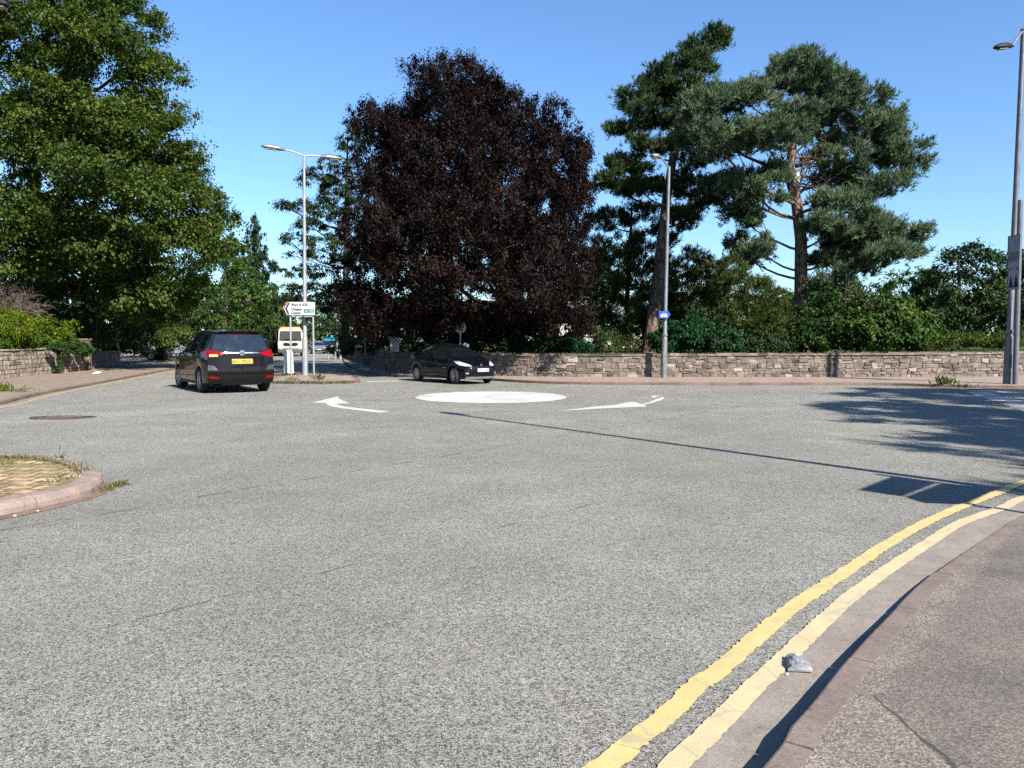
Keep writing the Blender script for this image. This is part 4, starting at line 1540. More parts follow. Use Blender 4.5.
class Car:
    def __init__(s, root, P, paint):
        s.root, s.P, s.paint = root, P, paint
        s.body()

    def ends(s, x, y, z):
        P = s.P
        wr = min(1, max(0, (P['xr'] + .75 - x) / .75)) ** 1.6
        wf = min(1, max(0, (x - P['xf'] + .7) / .7)) ** 1.6
        b = (abs(y) / P['W']) ** 3
        x += wr * (interp(P['rear'], z) + P['bow'] * b)
        x += wf * (interp(P['front'], z) - P['bowf'] * b)
        return x

    def body(s):
        P = s.P
        N = 84
        secs = []
        for i in range(N + 1):
            u = i / N
            u = .5 - .5 * math.cos(PI * u) if False else u
            x = P['xr'] + (P['xf'] - P['xr']) * u
            dr, df = x - P['xr'], P['xf'] - x
            w0 = P['W'] * (1 - .07 * max(0, 1 - dr / .5) ** 2 - P['nose'] * max(0, 1 - df / .8) ** 2)
            zt = smooth(P['top'], x)
            bl = min(interp(P['belt'], x), zt - .03)
            zb = P['sill'] + .05 * max(0, 1 - dr / .5) + .0 * max(0, 1 - df / .5)
            za = zb
            for wx in P['wheels']:
                d = abs(x - wx)
                if d < P['arch']:
                    za = max(za, P['wr'] + math.sqrt(P['arch'] ** 2 - d * d) - .01)
            e = min(.07, .4 * (zt - bl))
            zr = zt - e
            gh = max(0.0, min(1.0, (zt - bl - .1) / .35))
            wr_ = w0 * (.90 - gh * P['tumble'])
            hh = bl - za
            pts = [(0, P['sill']), (.55 * w0, P['sill']), (.66 * w0, za), (.93 * w0, za), (.975 * w0, za + .02 * hh + .01), (.99 * w0, za + .18 * hh), (.998 * w0, za + .38 * hh), (1.0 * w0, za + .58 * hh),
                   (.985 * w0, za + .80 * hh), (.975 * w0, za + .86 * hh), (.945 * w0, bl)]
            for t in (.2, .4, .6, .8):
                yy = .93 * w0 + (wr_ - .93 * w0) * (t ** 1.15)
                pts.append((yy, bl + (zr - bl) * t))
            pts += [(wr_, zr), (wr_ * .955, zt - e * .45), (wr_ * .85, zt - e * .14), (wr_ * .55, zt + .004), (wr_ * .25, zt + .012), (0, zt + .014)]
            secs.append([(s.ends(x, y, z), y, z) for y, z in pts])
        bm = bmesh.new()
        n = len(secs[0])
        G = [[[bm.verts.new((x, sg_ * y, z)) for (x, y, z) in sec] for sec in secs] for sg_ in (1, -1)]
        for g in G:
            for i in range(N):
                for j in range(n - 1):
                    bm.faces.new((g[i][j], g[i + 1][j], g[i + 1][j + 1], g[i][j + 1]))
        for i, base in ((0, 'rear'), (N, 'front')):
            K = 12
            rows = []
            xs = P['xr'] if i == 0 else P['xf']
            for j in range(n):
                x, y, z = secs[i][j]
                row = []
                for k in range(K + 1):
                    t = 1 - 2 * k / K
                    row.append(bm.verts.new((s.ends(xs, y * t, z), y * t, z)))
                rows.append(row)
            for j in range(n - 1):
                for k in range(K):
                    bm.faces.new((rows[j][k], rows[j][k + 1], rows[j + 1][k + 1], rows[j + 1][k]))
        bmesh.ops.remove_doubles(bm, verts=bm.verts[:], dist=.0015)
        bmesh.ops.dissolve_degenerate(bm, edges=bm.edges[:], dist=.0005)
        bmesh.ops.recalc_face_normals(bm, faces=bm.faces[:])
        s.bvh = BVHTree.FromBMesh(bm)
        me = bpy.data.meshes.new('body')
        bm.to_mesh(me)
        bm.free()
        me.shade_smooth()
        me.set_sharp_from_angle(angle=R(38))
        me.materials.append(s.paint)
        o = bpy.data.objects.new('body', me)
        COL.objects.link(o)
        o.parent = s.root
        s.o = o

    AX = {'x+': (Vector((9, 0, 0)), Vector((-1, 0, 0)), lambda a, b: (0, a, b)), 'x-': (Vector((-9, 0, 0)), Vector((1, 0, 0)), lambda a, b: (0, a, b)),
          'y+': (Vector((0, 9, 0)), Vector((0, -1, 0)), lambda a, b: (a, 0, b)), 'y-': (Vector((0, -9, 0)), Vector((0, 1, 0)), lambda a, b: (a, 0, b)),
          'z+': (Vector((0, 0, 9)), Vector((0, 0, -1)), lambda a, b: (a, b, 0))}

    def patch(s, name, poly, axis, mat, off=.006, thick=.012, res=.05, parent=None):
        """a panel that follows the body, its outline given in the side / end view"""
        pts, edges = [], []
        n = len(poly)
        for i in range(n):
            a, b = Vector(poly[i]), Vector(poly[(i + 1) % n])
            k = max(1, int((b - a).length / res))
            for q in range(k):
                pts.append(a + (b - a) * (q / k))
        m = len(pts)
        edges = [(i, (i + 1) % m) for i in range(m)]
        x0, x1 = min(p.x for p in pts), max(p.x for p in pts)
        y0, y1 = min(p.y for p in pts), max(p.y for p in pts)

        def inside(x, y):
            c = False
            for i in range(m):
                a, b = pts[i], pts[i - 1]
                if (a.y > y) != (b.y > y) and x < (b.x - a.x) * (y - a.y) / (b.y - a.y) + a.x:
                    c = not c
            return c
        ext = list(pts)
        y = y0 + res * .6
        while y < y1:
            x = x0 + res * .6
            while x < x1:
                if inside(x, y) and min((p - Vector((x, y))).length for p in pts) > res * .45:
                    ext.append(Vector((x, y)))
                x += res
            y += res
        V, E_, F, *_ = delaunay_2d_cdt(ext, edges, [], 1, 1e-5)
        org, d, f3 = s.AX[axis]
        top, bot = [], []
        for p in V:
            q = Vector(f3(p.x, p.y)) + org
            loc, nrm, idx, dist = s.bvh.ray_cast(q, d)
            if loc is None:
                loc, nrm, idx, dist = s.bvh.find_nearest(q + d * 8.2)
            if nrm.dot(d) > 0:
                nrm = -nrm
            top.append(loc - d * off)
            bot.append(loc + d * (thick - off))
        nb_ = len(V)
        fs = [tuple(f) for f in F] + [tuple(nb_ + i for i in reversed(f)) for f in F]
        cnt = {}
        for f in F:
            for i in range(len(f)):
                e = (f[i], f[(i + 1) % len(f)])
                cnt[e] = 1
        for (a, b) in list(cnt):
            if (b, a) not in cnt:
                fs.append((a, b, nb_ + b, nb_ + a))
        mb = MB()
        mb.add(top + bot, fs)
        return mb.build(name, mat, parent or s.root, True, angle=40)

    def wheel(s, x, y, rad, wdt, spokes, steer=0.0):
        out = 1 if y > 0 else -1
        m = Matrix.Translation((x, y, rad)) @ Matrix.Rotation(steer, 4, 'Z') @ Matrix.Rotation(-out * PI / 2, 4, 'X')
        mb = MB()
        r, w = rad, wdt / 2
        mb.lathe([(r * .64, -w), (r * .9, -w), (r * .97, -w * .82), (r, -w * .5), (r, w * .5), (r * .97, w * .82), (r * .9, w), (r * .66, w * .92), (r * .64, w * .4), (r * .64, -w)], m, 32)
        t = mb.build('wheel', M['rubber'], s.root, True)
        mb = MB()
        mb.lathe([(0, w * .2), (r * .6, w * .2), (r * .64, w * .3)], m, 24)
        mb.build('dark_backing', M['black'], t)  # black backing disc, its colour stands in for the shade behind the spokes
        mb = MB()
        mb.lathe([(r * .58, w * .45), (r * .60, w * .93), (r * .655, w * .96), (r * .66, w * .5)], m, 32)
        for k in range(spokes):
            a = 2 * PI * k / spokes
            mm = m @ Matrix.Rotation(a, 4, 'Z')
            mb.prism([(r * .08, -r * .085), (r * .60, -r * .055), (r * .60, r * .055), (r * .08, r * .085)], mm @ Matrix.Translation((0, 0, w * .55)), w * .32)
        mb.lathe([(0, w * .92), (r * .10, w * .9), (r * .15, w * .8), (r * .15, w * .5)], m, 16)
        mb.build('rim', M['alloy'], t, True)
        return t

    def mirror(s, x, y, z, mat=None, k=1.0):
        out = 1 if y > 0 else -1
        mb = MB()
        mb.box((x, y + out * .1, z), (.11 * k, .2 * k, .14 * k), out * R(-12), .5, None, .035)
        mb.box((x + .01, y, z - .05), (.05, .1, .04), 0, .5, None, .01)
        o = mb.build('door_mirror', mat or s.paint, s.root, True)
        mb = MB()
        mb.box((x - .056 * k, y + out * .105, z), (.006, .15 * k, .10 * k), out * R(-12))
        mb.build('mirror_glass', M['chrome'], o)

    def plate(s, axis, x, z, mat, w=.52, h=.115, seed=1):
        d = 1 if axis == 'x+' else -1
        mb = MB()
        mb.box((x, 0, z), (.012, w, h), 0, .5, None, .003)
        o = mb.build('number_plate', mat, s.root)
        rg_ = random.Random(seed)
        mb = MB()
        for k in range(8):
            if k == 4:
                continue
            yy = -w * .40 + k * w * .115
            mb.box((x + d * .008, yy, z), (.004, .010, h * .58))
            mb.box((x + d * .008, yy + .022, z + rg_.choice((-.02, 0, .025))), (.004, .03, .011))
            if rg_.random() < .6:
                mb.box((x + d * .008, yy + .036, z), (.004, .010, h * .5))
        mb.build('plate_lettering', M['sign_black'], o)
        return o


PRES_MPV = dict(xr=-2.08, xf=2.28, W=.93, sill=.21, wr=.33, arch=.385, wheels=(-1.38, 1.38), tumble=.235, nose=.13, bow=.16, bowf=.24,
                top=[(-2.3, 1.63), (-1.9, 1.652), (-1.3, 1.68), (-.4, 1.69), (.15, 1.65), (.5, 1.55), (1.25, 1.11), (1.7, .99), (2.1, .88), (2.3, .72)],
                belt=[(-2.1, 1.13), (-1, 1.09), (1.2, .99), (2.2, .8)],
                rear=[(.2, -.12), (.42, -.22), (.6, -.25), (.8, -.20), (1.0, -.17), (1.12, -.14), (1.3, -.03), (1.62, .20), (1.7, .22)],
                front=[(.2, -.1), (.45, .03), (.65, .0), (.8, -.1), (1, -.3)])
PRES_HATCH = dict(xr=-1.82, xf=2.02, W=.855, sill=.20, wr=.31, arch=.365, wheels=(-1.29, 1.29), tumble=.25, nose=.17, bow=.16, bowf=.30,
                  top=[(-2, 1.33), (-1.6, 1.40), (-1.1, 1.46), (-.4, 1.49), (.0, 1.46), (.35, 1.36), (1.12, .97), (1.5, .88), (1.85, .76), (2.02, .64)],
                  belt=[(-2, 1.02), (-1.2, .97), (1.1, .88), (2, .7)],
                  rear=[(.2, -.03), (.45, -.10), (.65, -.10), (.9, -.03), (1.0, .0), (1.15, .10), (1.35, .28), (1.5, .34)],
                  front=[(.2, -.06), (.45, .03), (.6, .02), (.72, -.07), (.9, -.25)])


def make_mpv(root, paint):
    c = Car(root, PRES_MPV, paint)
    G = M['glass']
    for ys in ('y+', 'y-'):
        c.patch('side_window', [(.98, 1.05), (.42, 1.46), (.30, 1.50), (.12, 1.545), (.06, 1.06)], ys, G)
        c.patch('side_window', [(-.02, 1.06), (.02, 1.555), (-.88, 1.575), (-.93, 1.12)], ys, G)
        c.patch('side_window', [(-1.02, 1.13), (-.98, 1.575), (-1.5, 1.55), (-1.72, 1.45), (-1.88, 1.18)], ys, G)
        c.patch('door_pillar', [(-.97, 1.12), (-.91, 1.58), (-.96, 1.585), (-1.03, 1.12)], ys, M['black'], .004)
        c.patch('door_pillar', [(.08, 1.05), (.13, 1.55), (.02, 1.56), (-.03, 1.05)], ys, M['black'], .004)
        c.patch('sill_trim', [(-.95, .22), (-.95, .30), (.95, .30), (.95, .22)], ys, M['black'], .006)
        for x in (-.75, .28):
            mb = MB()
            sy = 1 if ys == 'y+' else -1
            mb.box((x, sy * .938, .93), (.2, .035, .035), 0, .5, None, .012)
            mb.build('door_handle', paint, root, True)
        # seams of the doors
        for seam in ([(-.02, .34), (-.02, 1.0), (-.035, 1.0), (-.035, .34)], [(1.02, .36), (.98, .98), (.965, .98), (1.005, .36)], [(-.93, .75), (-.97, 1.06), (-.985, 1.06), (-.945, .75)]):
            c.patch('door_seam', seam, ys, M['black'], .002, .008)
    c.patch('rear_window', [(-.73, 1.15), (-.68, 1.30), (-.58, 1.555), (.58, 1.555), (.68, 1.30), (.73, 1.15), (.4, 1.115), (-.4, 1.115)], 'x-', M['glass_rear'])
    c.patch('windscreen', [(-.72, 1.14), (-.58, 1.55), (.58, 1.55), (.72, 1.14)], 'x+', G)
    c.patch('tailgate_seam', [(-.60, .60), (.60, .60), (.60, .588), (-.60, .588)], 'x-', M['black'], .003, .008)
    c.patch('bumper', [(-.80, .22), (-.88, .42), (-.84, .47), (.84, .47), (.88, .42), (.80, .22)], 'x-', M['black'], .012, .02)
    c.patch('bumper_ledge', [(-.86, .55), (-.80, .58), (.80, .58), (.86, .55), (.80, .535), (-.80, .535)], 'x-', paint, .03, .04)
    c.patch('chrome_strip', [(-.46, 1.055), (-.46, 1.085), (.46, 1.085), (.46, 1.055)], 'x-', M['chrome'], .014, .02)
    for sgn in (1, -1):
        L = c.patch('tail_light', [(sgn * .47, 1.035), (sgn * .50, 1.09), (sgn * .68, 1.13), (sgn * .85, 1.15), (sgn * .875, .96), (sgn * .70, .965)], 'x-', M['red'], .016, .03, .04)
        c.patch('side_lens', [(-1.80, 1.11), (-2.10, 1.16), (-2.19, .95), (-1.98, .97)], 'y+' if sgn > 0 else 'y-', M['red'], .012, .03, .04, L)
        if sgn > 0:
            c.patch('indicator', [(.60, .985), (.62, 1.03), (.80, 1.03), (.80, .975)], 'x-', M['amber_lit'], .021, .02, .04, L)
        c.patch('reflector', [(sgn * .62, .385), (sgn * .60, .44), (sgn * .82, .46), (sgn * .84, .40)], 'x-', M['red'], .02, .03, .04)
        c.patch('lamp_recess', [(sgn * .62, .62), (sgn * .70, .73), (sgn * .84, .76), (sgn * .86, .62)], 'x-', simple('smoky_recess', (.03, .03, .032), .4), .008, .02, .05)
    c.patch('brake_strip', [(-.28, 1.595), (-.28, 1.635), (.28, 1.635), (.28, 1.595)], 'x-', M['red_hi'], .03, .05)
    mb = MB()
    n = 9
    vs = []
    for k in range(n):
        y = -.6 + 1.2 * k / (n - 1)
        q = .05 * (abs(y) / .6) ** 3
        vs += [(-1.72 + q, y, 1.665 - q * .6), (-1.98 + q, y, 1.655 - q * .8), (-1.97 + q, y, 1.625 - q * .8), (-1.72 + q, y, 1.62 - q * .6)]
    mb.add(vs, [(4 * k + j, 4 * k + (j + 1) % 4, 4 * k + 4 + (j + 1) % 4, 4 * k + 4 + j) for k in range(n - 1) for j in range(4)] + [(0, 1, 2, 3), tuple(4 * (n - 1) + j for j in range(4))])
    mb.build('spoiler', paint, root, True)
    xr = c.bvh.ray_cast(Vector((-9, 0, .86)), Vector((1, 0, 0)))[0].x
    c.plate('x-', xr - .012, .845, M['plate_y'], .54, .125, 3)
    xb = c.bvh.ray_cast(Vector((-9, 0, 1.06)), Vector((1, 0, 0)))[0].x
    mb = MB()
    m = Matrix.Translation((xb - .03, 0, 1.065)) @ Matrix.Rotation(-PI / 2, 4, 'Y')
    mb.lathe([(.055, 0), (.072, 0), (.075, .012), (.055, .014)], m, 22)
    mb.tube([(xb - .042, .075, 1.085), (xb - .042, -.01, 1.075), (xb - .042, .01, 1.055), (xb - .042, -.075, 1.045)], .009, 6)
    mb.build('badge', M['chrome'], root, True)
    mb = MB()
    mb.tube([(-2.16, .0, 1.17), (-2.10, .28, 1.185), (-2.08, .42, 1.195)], .012, 6)
    mb.build('wiper', M['black'], root)
    for x in (-1.38, 1.38):
        for y in (.80, -.80):
            c.wheel(x, y, .33, .225, 5, R(6) if x > 0 else 0)
    for y in (.93, -.93):
        c.mirror(.82, y, 1.08)
    mb = MB()
    mb.box((-1.5, 0, .25), (.5, 1.2, .10), 0, .5, None, .03)
    mb.tube([(-1.2, -.45, .24), (-2.22, -.45, .24)], .03, 8)
    mb.build('exhaust', M['black'], root)
    return c


def make_hatch(root, paint, spokes=7, rear=True):
    c = Car(root, PRES_HATCH, paint)
    G = M['glass']
    for ys in ('y+', 'y-'):
        sy = 1 if ys == 'y+' else -1
        c.patch('side_window', [(.92, .93), (.32, 1.30), (.14, 1.355), (.05, 1.37), (.02, .94)], ys, G)
        c.patch('side_window', [(-.06, .95), (-.03, 1.375), (-.75, 1.375), (-1.05, 1.25), (-1.12, 1.03)], ys, G)
        c.patch('door_pillar', [(.04, .94), (.07, 1.37), (-.05, 1.378), (-.08, .945)], ys, M['black'], .003)
        c.patch('sill_trim', [(-.9, .21), (-.9, .28), (.9, .28), (.9, .21)], ys, M['black'], .006)
        for x in (-.68, .22):
            mb = MB()
            mb.box((x, sy * .862, .84), (.17, .03, .035), 0, .5, None, .012)
            mb.build('door_handle', paint, root, True)
        for seam in ([(-.04, .32), (-.04, .9), (-.055, .9), (-.055, .32)], [(.98, .36), (.93, .88), (.915, .88), (.965, .36)]):
            c.patch('door_seam', seam, ys, M['black'], .002, .008)
        mb = MB()
        mb.box((.72, sy * .862, .60), (.16, .02, .035), 0, .5, None, .008)
        mb.build('side_badge', M['chrome'], root)
        H = c.patch('headlight', [(sy * .42, .66), (sy * .44, .72), (sy * .60, .80), (sy * .76, .86), (sy * .79, .74), (sy * .66, .67)], 'x+', M['lampclear'], .012, .02, .04)
        c.patch('side_lens', [(1.30, .86), (1.72, .76), (1.80, .68), (1.62, .70)], ys, M['lampclear'], .010, .02, .04, H)
        c.patch('fog_light', [(sy * .58, .38), (sy * .58, .44), (sy * .68, .44), (sy * .68, .38)], 'x+', M['lampclear'], .012, .02, .04)
        T = c.patch('tail_light', [(sy * .56, .80), (sy * .56, 1.0), (sy * .78, 1.0), (sy * .80, .78)], 'x-', M['red'], .012, .02, .04)
        c.mirror(.72, sy * .86, .97, None, .95)
    c.patch('windscreen', [(-.68, .985), (-.56, 1.385), (.56, 1.385), (.68, .985)], 'x+', G)
    c.patch('rear_window', [(-.60, 1.06), (-.52, 1.36), (.52, 1.36), (.60, 1.06)], 'x-', G)
    c.patch('grille', [(-.34, .62), (-.36, .66), (.36, .66), (.34, .62)], 'x+', M['black'], .008)
    c.patch('lower_grille', [(-.50, .30), (-.56, .43), (.56, .43), (.50, .30)], 'x+', M['black'], .008)
    c.patch('bumper_lip', [(-.68, .20), (-.64, .285), (.64, .285), (.68, .20)], 'x+', simple('silver_bumper_lip', (.16, .16, .165), .5, .3), .018, .03)
    xf = c.bvh.ray_cast(Vector((9, 0, .52)), Vector((-1, 0, 0)))[0].x
    c.plate('x+', xf + .010, .525, M['plate_w'], .52, .125, 7)
    xf = c.bvh.ray_cast(Vector((9, 0, .70)), Vector((-1, 0, 0)))[0].x
    mb = MB()
    mb.prism([(-.045, 0), (0, .065), (.045, 0), (0, -.065)], Matrix.Translation((xf - .002, 0, .70)) @ Matrix(((0, 0, 1, 0), (1, 0, 0, 0), (0, 1, 0, 0), (0, 0, 0, 1))), .02)
    mb.build('badge', M['chrome'], root)
    for x in (-1.29, 1.29):
        for y in (.735, -.735):
            c.wheel(x, y, .31, .20, spokes, R(-8) if x > 0 else 0)
    mb = MB()
    mb.box((-1.2, 0, .24), (.5, 1.1, .09), 0, .5, None, .03)
    mb.build('exhaust', M['black'], root)
    mb = MB()
    mb.tube([(-.8, 0, 1.49), (-1.0, 0, 1.68)], .006, 5)
    mb.build('aerial', M['black'], root)
    return c


def place_by_wheel(root, wheel_local, world, heading, k):
    a = math.atan2(heading[1], heading[0])
    root.rotation_euler = (0, 0, a)
    root.scale = (k, k, k)
    w = Matrix.Rotation(a, 3, 'Z') @ (Vector(wheel_local) * k)
    root.location = (world[0] - w.x, world[1] - w.y, .002)


mpv = tag(empty('people_carrier'), 'dark brown people carrier driving away with its left indicator lit', 'car')
make_mpv(mpv, M['paint_brown'])
place_by_wheel(mpv, (-1.38, .80, 0), (-9.0, 22.5), (-.56, .83), 1.085)
clio = tag(empty('hatchback'), 'navy black hatchback turning out of the junction in front of the dark copper tree', 'car')
make_hatch(clio, M['paint_navy'])
place_by_wheel(clio, (1.29, -.735, 0), (-1.98, 26.9), (.62, -.785), .94)


def copy_tree(o, parent=None):
    c = o.copy()
    COL.objects.link(c)
    c.parent = parent
    for ch in list(o.children):
        copy_tree(ch, c)
    return c


def repaint(root, old, new):
    for ch in root.children_recursive:
        if ch.type == 'MESH' and ch.data.materials and ch.data.materials[0] == old:
            ch.data = ch.data.copy()
            ch.data.materials[0] = new


def far_car(px, Y, zoff, heading, paint, label, group=None):
    r = copy_tree(clio)
    repaint(r, M['paint_navy'], paint)
    r.name = 'parked_car'
    p = at(px, 350, Y)
    r.location = (p.x, Y, zoff)
    r.rotation_euler = (0, 0, math.atan2(heading[1], heading[0]))
    r.scale = (1, 1, 1)
    tag(r, label, 'car', group)
    return r


far_car(171, 58, .07, (.95, .3), M['paint_grey'], 'dark grey car parked under the trees at the far left of the road')
far_car(318, 92, .002, (.3, -.95), M['paint_grey'], 'grey car behind the white truck seen past the lamp column')
far_car(326, 100, .09, (.3, -.95), M['paint_navy'], 'dark car parked on the side road beyond the grey one')
far_car(272, 84, .002, (-.35, .94), M['paint_blue'], 'pale blue car driving away on the left of the white truck')

# white tipper truck coming towards the camera
tr = tag(empty('tipper_truck'), 'white tipper truck with an orange light bar coming up the side road', 'truck')
tr.location = (at(291, 356, 77).x, 77, 0)
tr.rotation_euler = (0, 0, R(15))
mb = MB()
mb.prism([(-1.15, .62), (-1.18, 1.25), (-1.14, 1.62), (-1.08, 2.55), (-.98, 2.72), (.98, 2.72), (1.08, 2.55), (1.14, 1.62), (1.18, 1.25), (1.15, .62)], Matrix(((1, 0, 0, 0), (0, 0, 1, -1.75), (0, 1, 0, 0), (0, 0, 0, 1))), 1.7)
mb.build('cab', M['truckwhite'], tr)
mb = MB()
mb.prism([(-1.04, 1.52), (-.96, 2.46), (.96, 2.46), (1.04, 1.52)], Matrix(((1, 0, 0, 0), (0, 0, 1, -1.772), (0, 1, 0, 0), (0, 0, 0, 1))), .02)
mb.build('windscreen', M['glass'], tr)
mb = MB()
mb.prism([(-.72, 1.10), (-.62, 1.32), (-.2, 1.32), (-.14, 1.24), (.14, 1.24), (.2, 1.32), (.62, 1.32), (.72, 1.10), (.5, 1.02), (-.5, 1.02)], Matrix(((1, 0, 0, 0), (0, 0, 1, -1.775), (0, 1, 0, 0), (0, 0, 0, 1))), .03)
mb.build('grille', M['black'], tr)
mb = MB()
mb.box((0, -1.78, .58), (2.36, .3, .42), 0, .5, None, .05)
mb.build('bumper', simple('grey_truck_bumper', (.05, .05, .05), .6), tr, True)
for sx in (-1, 1):
    mb = MB()
    mb.box((sx * .92, -1.93, .78), (.34, .06, .2), 0, .5, None, .02)
    mb.build('headlight', M['lampclear'], tr, True)
    mb = MB()
    mb.box((sx * 1.36, -1.55, 1.95), (.22, .14, .62), 0, .5, None, .05)
    mb.tube([(sx * 1.1, -1.5, 2.35), (sx * 1.36, -1.55, 2.28)], .02, 6)
    mb.build('door_mirror', M['black'], tr, True)
    for yy in (-1.25, 2.2, 3.3):
        m = Matrix.Translation((sx * 1.02, yy, .48)) @ Matrix.Rotation(PI / 2, 4, 'Y')
        mb = MB()
        mb.lathe([(.26, -.14), (.46, -.14), (.48, -.08), (.48, .08), (.46, .14), (.26, .14)], m, 22)
        w_ = mb.build('wheel', M['rubber'], tr, True)
        mb = MB()
        mb.lathe([(0, -.10), (.27, -.10), (.27, .10), (0, .10)], m, 16)
        mb.build('hub', M['metal'], w_, True)
mb = MB()
mb.box((0, -1.0, 2.80), (1.85, .35, .13), 0, .5, None, .03)
mb.build('light_bar', M['orange'], tr, True)
mb = MB()
mb.box((0, 2.1, 1.75), (2.36, 4.2, 1.3), 0, .5, None, .04)
mb.build('tipper_body', simple('grey_tipper_steel', (.45, .42, .38), .6, .2), tr)
mb = MB()
mb.box((0, 1.4, .75), (.9, 5.6, .3))
mb.build('chassis', M['black'], tr)

# wheelie bin under the trees, far left
wb = tag(empty('wheelie_bin', (at(162, 352, 54).x, 54, .07)), 'black wheelie bin standing on the pavement left of the people carrier', 'bin')
mb = MB()
mb.prism([(-.25, 0), (.25, 0), (.30, .95), (-.30, .95)], Matrix(((1, 0, 0, 0), (0, 0, 1, -.3), (0, 1, 0, .06), (0, 0, 0, 1))), .6)
mb.build('body', M['black'], wb)
mb = MB()
mb.box((0, 0, 1.05), (.64, .72, .07), 0, .5, None, .03)
mb.tube([(-.25, .36, 1.0), (.25, .36, 1.0)], .02, 6)
mb.build('lid', M['black'], wb, True)

# buildings glimpsed between the trees
def house(name, label, loc, rz, w, d, h, rh, wallm, roofm, wins):
    o = tag(empty(name, loc, rz), label, 'building')
    mb = MB()
    mb.box((0, 0, h / 2), (w, d, h))
    mb.build('wall', wallm, o)
    mb = MB()
    mb.prism([(-d / 2 - .3, 0), (d / 2 + .3, 0), (0, rh)], Matrix.Translation((-w / 2 - .25, 0, h)) @ Matrix(((0, 0, 1, 0), (1, 0, 0, 0), (0, 1, 0, 0), (0, 0, 0, 1))), w + .5)
    r = mb.build('roof', roofm, o)
    mb = MB()
    mb.box((w * .3, 0, h + rh), (.7, .5, 1.2))
    mb.build('chimney', M['brickred'], r)
    for x, z in wins:
        mb = MB()
        mb.box((x, -d / 2 - .02, z), (1.1, .08, 1.3))
        f = mb.build('window', M['sign_white'], o)
        mb = MB()
        mb.box((x, -d / 2 - .05, z), (.92, .06, 1.1))
        mb.build('pane', M['glass'], f)
    return o


slate = simple('slate_roof', (.10, .10, .11), .8, 0, .2, 6)
p = at(604, 345, 75)
house('house', 'white rendered house glimpsed behind the low bush right of the copper tree', (p.x, 78, .5), R(-8), 8, 6, 3.0, 2.0, M['render'], slate, [(-2, 1.6), (1.5, 1.6)])
p = at(256, 345, 128)
house('house', 'red brick house showing above the people carrier at the road end', (p.x, 130, 0), R(15), 9, 7, 5.2, 3.0, M['brickred'], M['brickred'], [(-2.5, 1.7), (2.5, 1.7), (-2.5, 4.1), (2.5, 4.1)])
# ================================================================== VEGETATION
def px_trunk(lst, Y, r):
    """[(px,py,dy)] + radii -> trunk points"""
    return [(tuple(at(a, b, Y + d)), q) for (a, b, d), q in zip(lst, r)]


# --- the big sycamore at the left
SX0, SY0 = -24.2, 39.0
LB = plobes([
    (20, 40, 70, 45, -1, 4.0), (105, 25, 48, 38, 0, 3.6), (60, -30, 70, 50, 0, 4), (135, 60, 40, 28, 0, 3.2), (150, 110, 36, 26, 0, 3.2), (60, 95, 50, 30, -3, 3.0),
    (164, 150, 38, 28, 0, 3.2), (118, 135, 46, 28, -3, 3.2), (30, 140, 56, 36, -4, 3.2), (186, 190, 32, 26, 0, 3.0), (150, 195, 48, 30, -4, 3.0), (85, 180, 56, 32, -5, 3.0), (10, 200, 60, 34, -4, 3.2),
    (206, 215, 26, 18, 0, 2.4), (178, 240, 42, 26, -3, 3.0), (120, 235, 50, 26, -3, 2.8), (62, 225, 44, 20, -4, 2.4), (165, 285, 36, 30, -1, 2.8), (115, 265, 30, 14, -2, 1.8), (-50, 120, 70, 60, 0, 4.2), (-60, 230, 60, 40, 0, 4), (140, 310, 30, 26, 1, 2.2),
    (85, 120, 60, 40, 5, 3.5), (40, 262, 46, 22, -3, 2.2), (90, 285, 46, 18, 0, 2.2), (135, 288, 36, 18, 1, 2.2), (20, 295, 40, 14, 1, 2.2), (70, 250, 70, 30, -2, 2.6), (100, 60, 60, 40, -3, 3), (40, 0, 60, 40, -3, 3), (150, 160, 50, 30, 3, 3), (5, 250, 50, 30, -4, 2.4), (170, 300, 24, 20, 1, 1.8), (190, 230, 28, 16, -2, 2.2), (20, 90, 60, 50, 6, 3.5), (120, 180, 60, 50, 5, 3.5), (70, 270, 90, 50, 6, 3)], SY0)
tree('broadleaf_tree', 'huge spreading green broadleaf tree filling the left side above the garden wall', (SX0, SY0, .78),
     [((SX0, SY0, .78), .48), ((SX0 + .1, SY0, 4.0), .40), ((SX0 + .5, SY0 - .3, 8.5), .33), ((SX0 + .7, SY0, 13), .24), ((SX0 + 1.4, SY0, 17), .14), ((SX0 + 1.8, SY0, 20), .06)],
     LB, M['syc'], M['bark_dk'], leaf_lobes=boughs(LB, 7, .44, 3, .88), cr=.66, dens=1.25, nleaf=105, L=.15, Wd=.12, mode='broad', flat=.66, seed=3, limb_r=.10, subs=4, limb_min=6.5)

# --- dead brown thicket in front of it
def dead_bush(name, label, base, n, reach, seed, lean):
    rng = np.random.default_rng(seed)
    root = tag(empty(name, base), label, 'dead bush')
    mb = MB()

    def grow(p, d, L, r, lv):
        q = bez(p, p + d * L, .08, 4, rng, .12)
        mb.tube(q, list(np.linspace(r, r * .5, 5)), 4, False)
        if lv == 0:
            return
        for k in range(6 if lv > 1 else 5):
            t = rng.uniform(.3, 1)
            i = min(3, int(t * 4))
            nd = d + rng.normal(size=3) * .5 + np.array([.15, 0, -.12])
            nd /= np.linalg.norm(nd)
            grow(np.array(q[i + 1]), nd, L * rng.uniform(.4, .65), r * .5, lv - 1)
    for k in range(n):
        d = np.array(lean) + rng.normal(size=3) * .45
        d[2] = abs(d[2]) * .8 + .25
        d /= np.linalg.norm(d)
        grow(np.array([rng.normal() * .4, rng.normal() * .4, 0]), d, reach * rng.uniform(.7, 1.1), .05, 3)
    mb.build('branch_tangle', M['twig'], root)


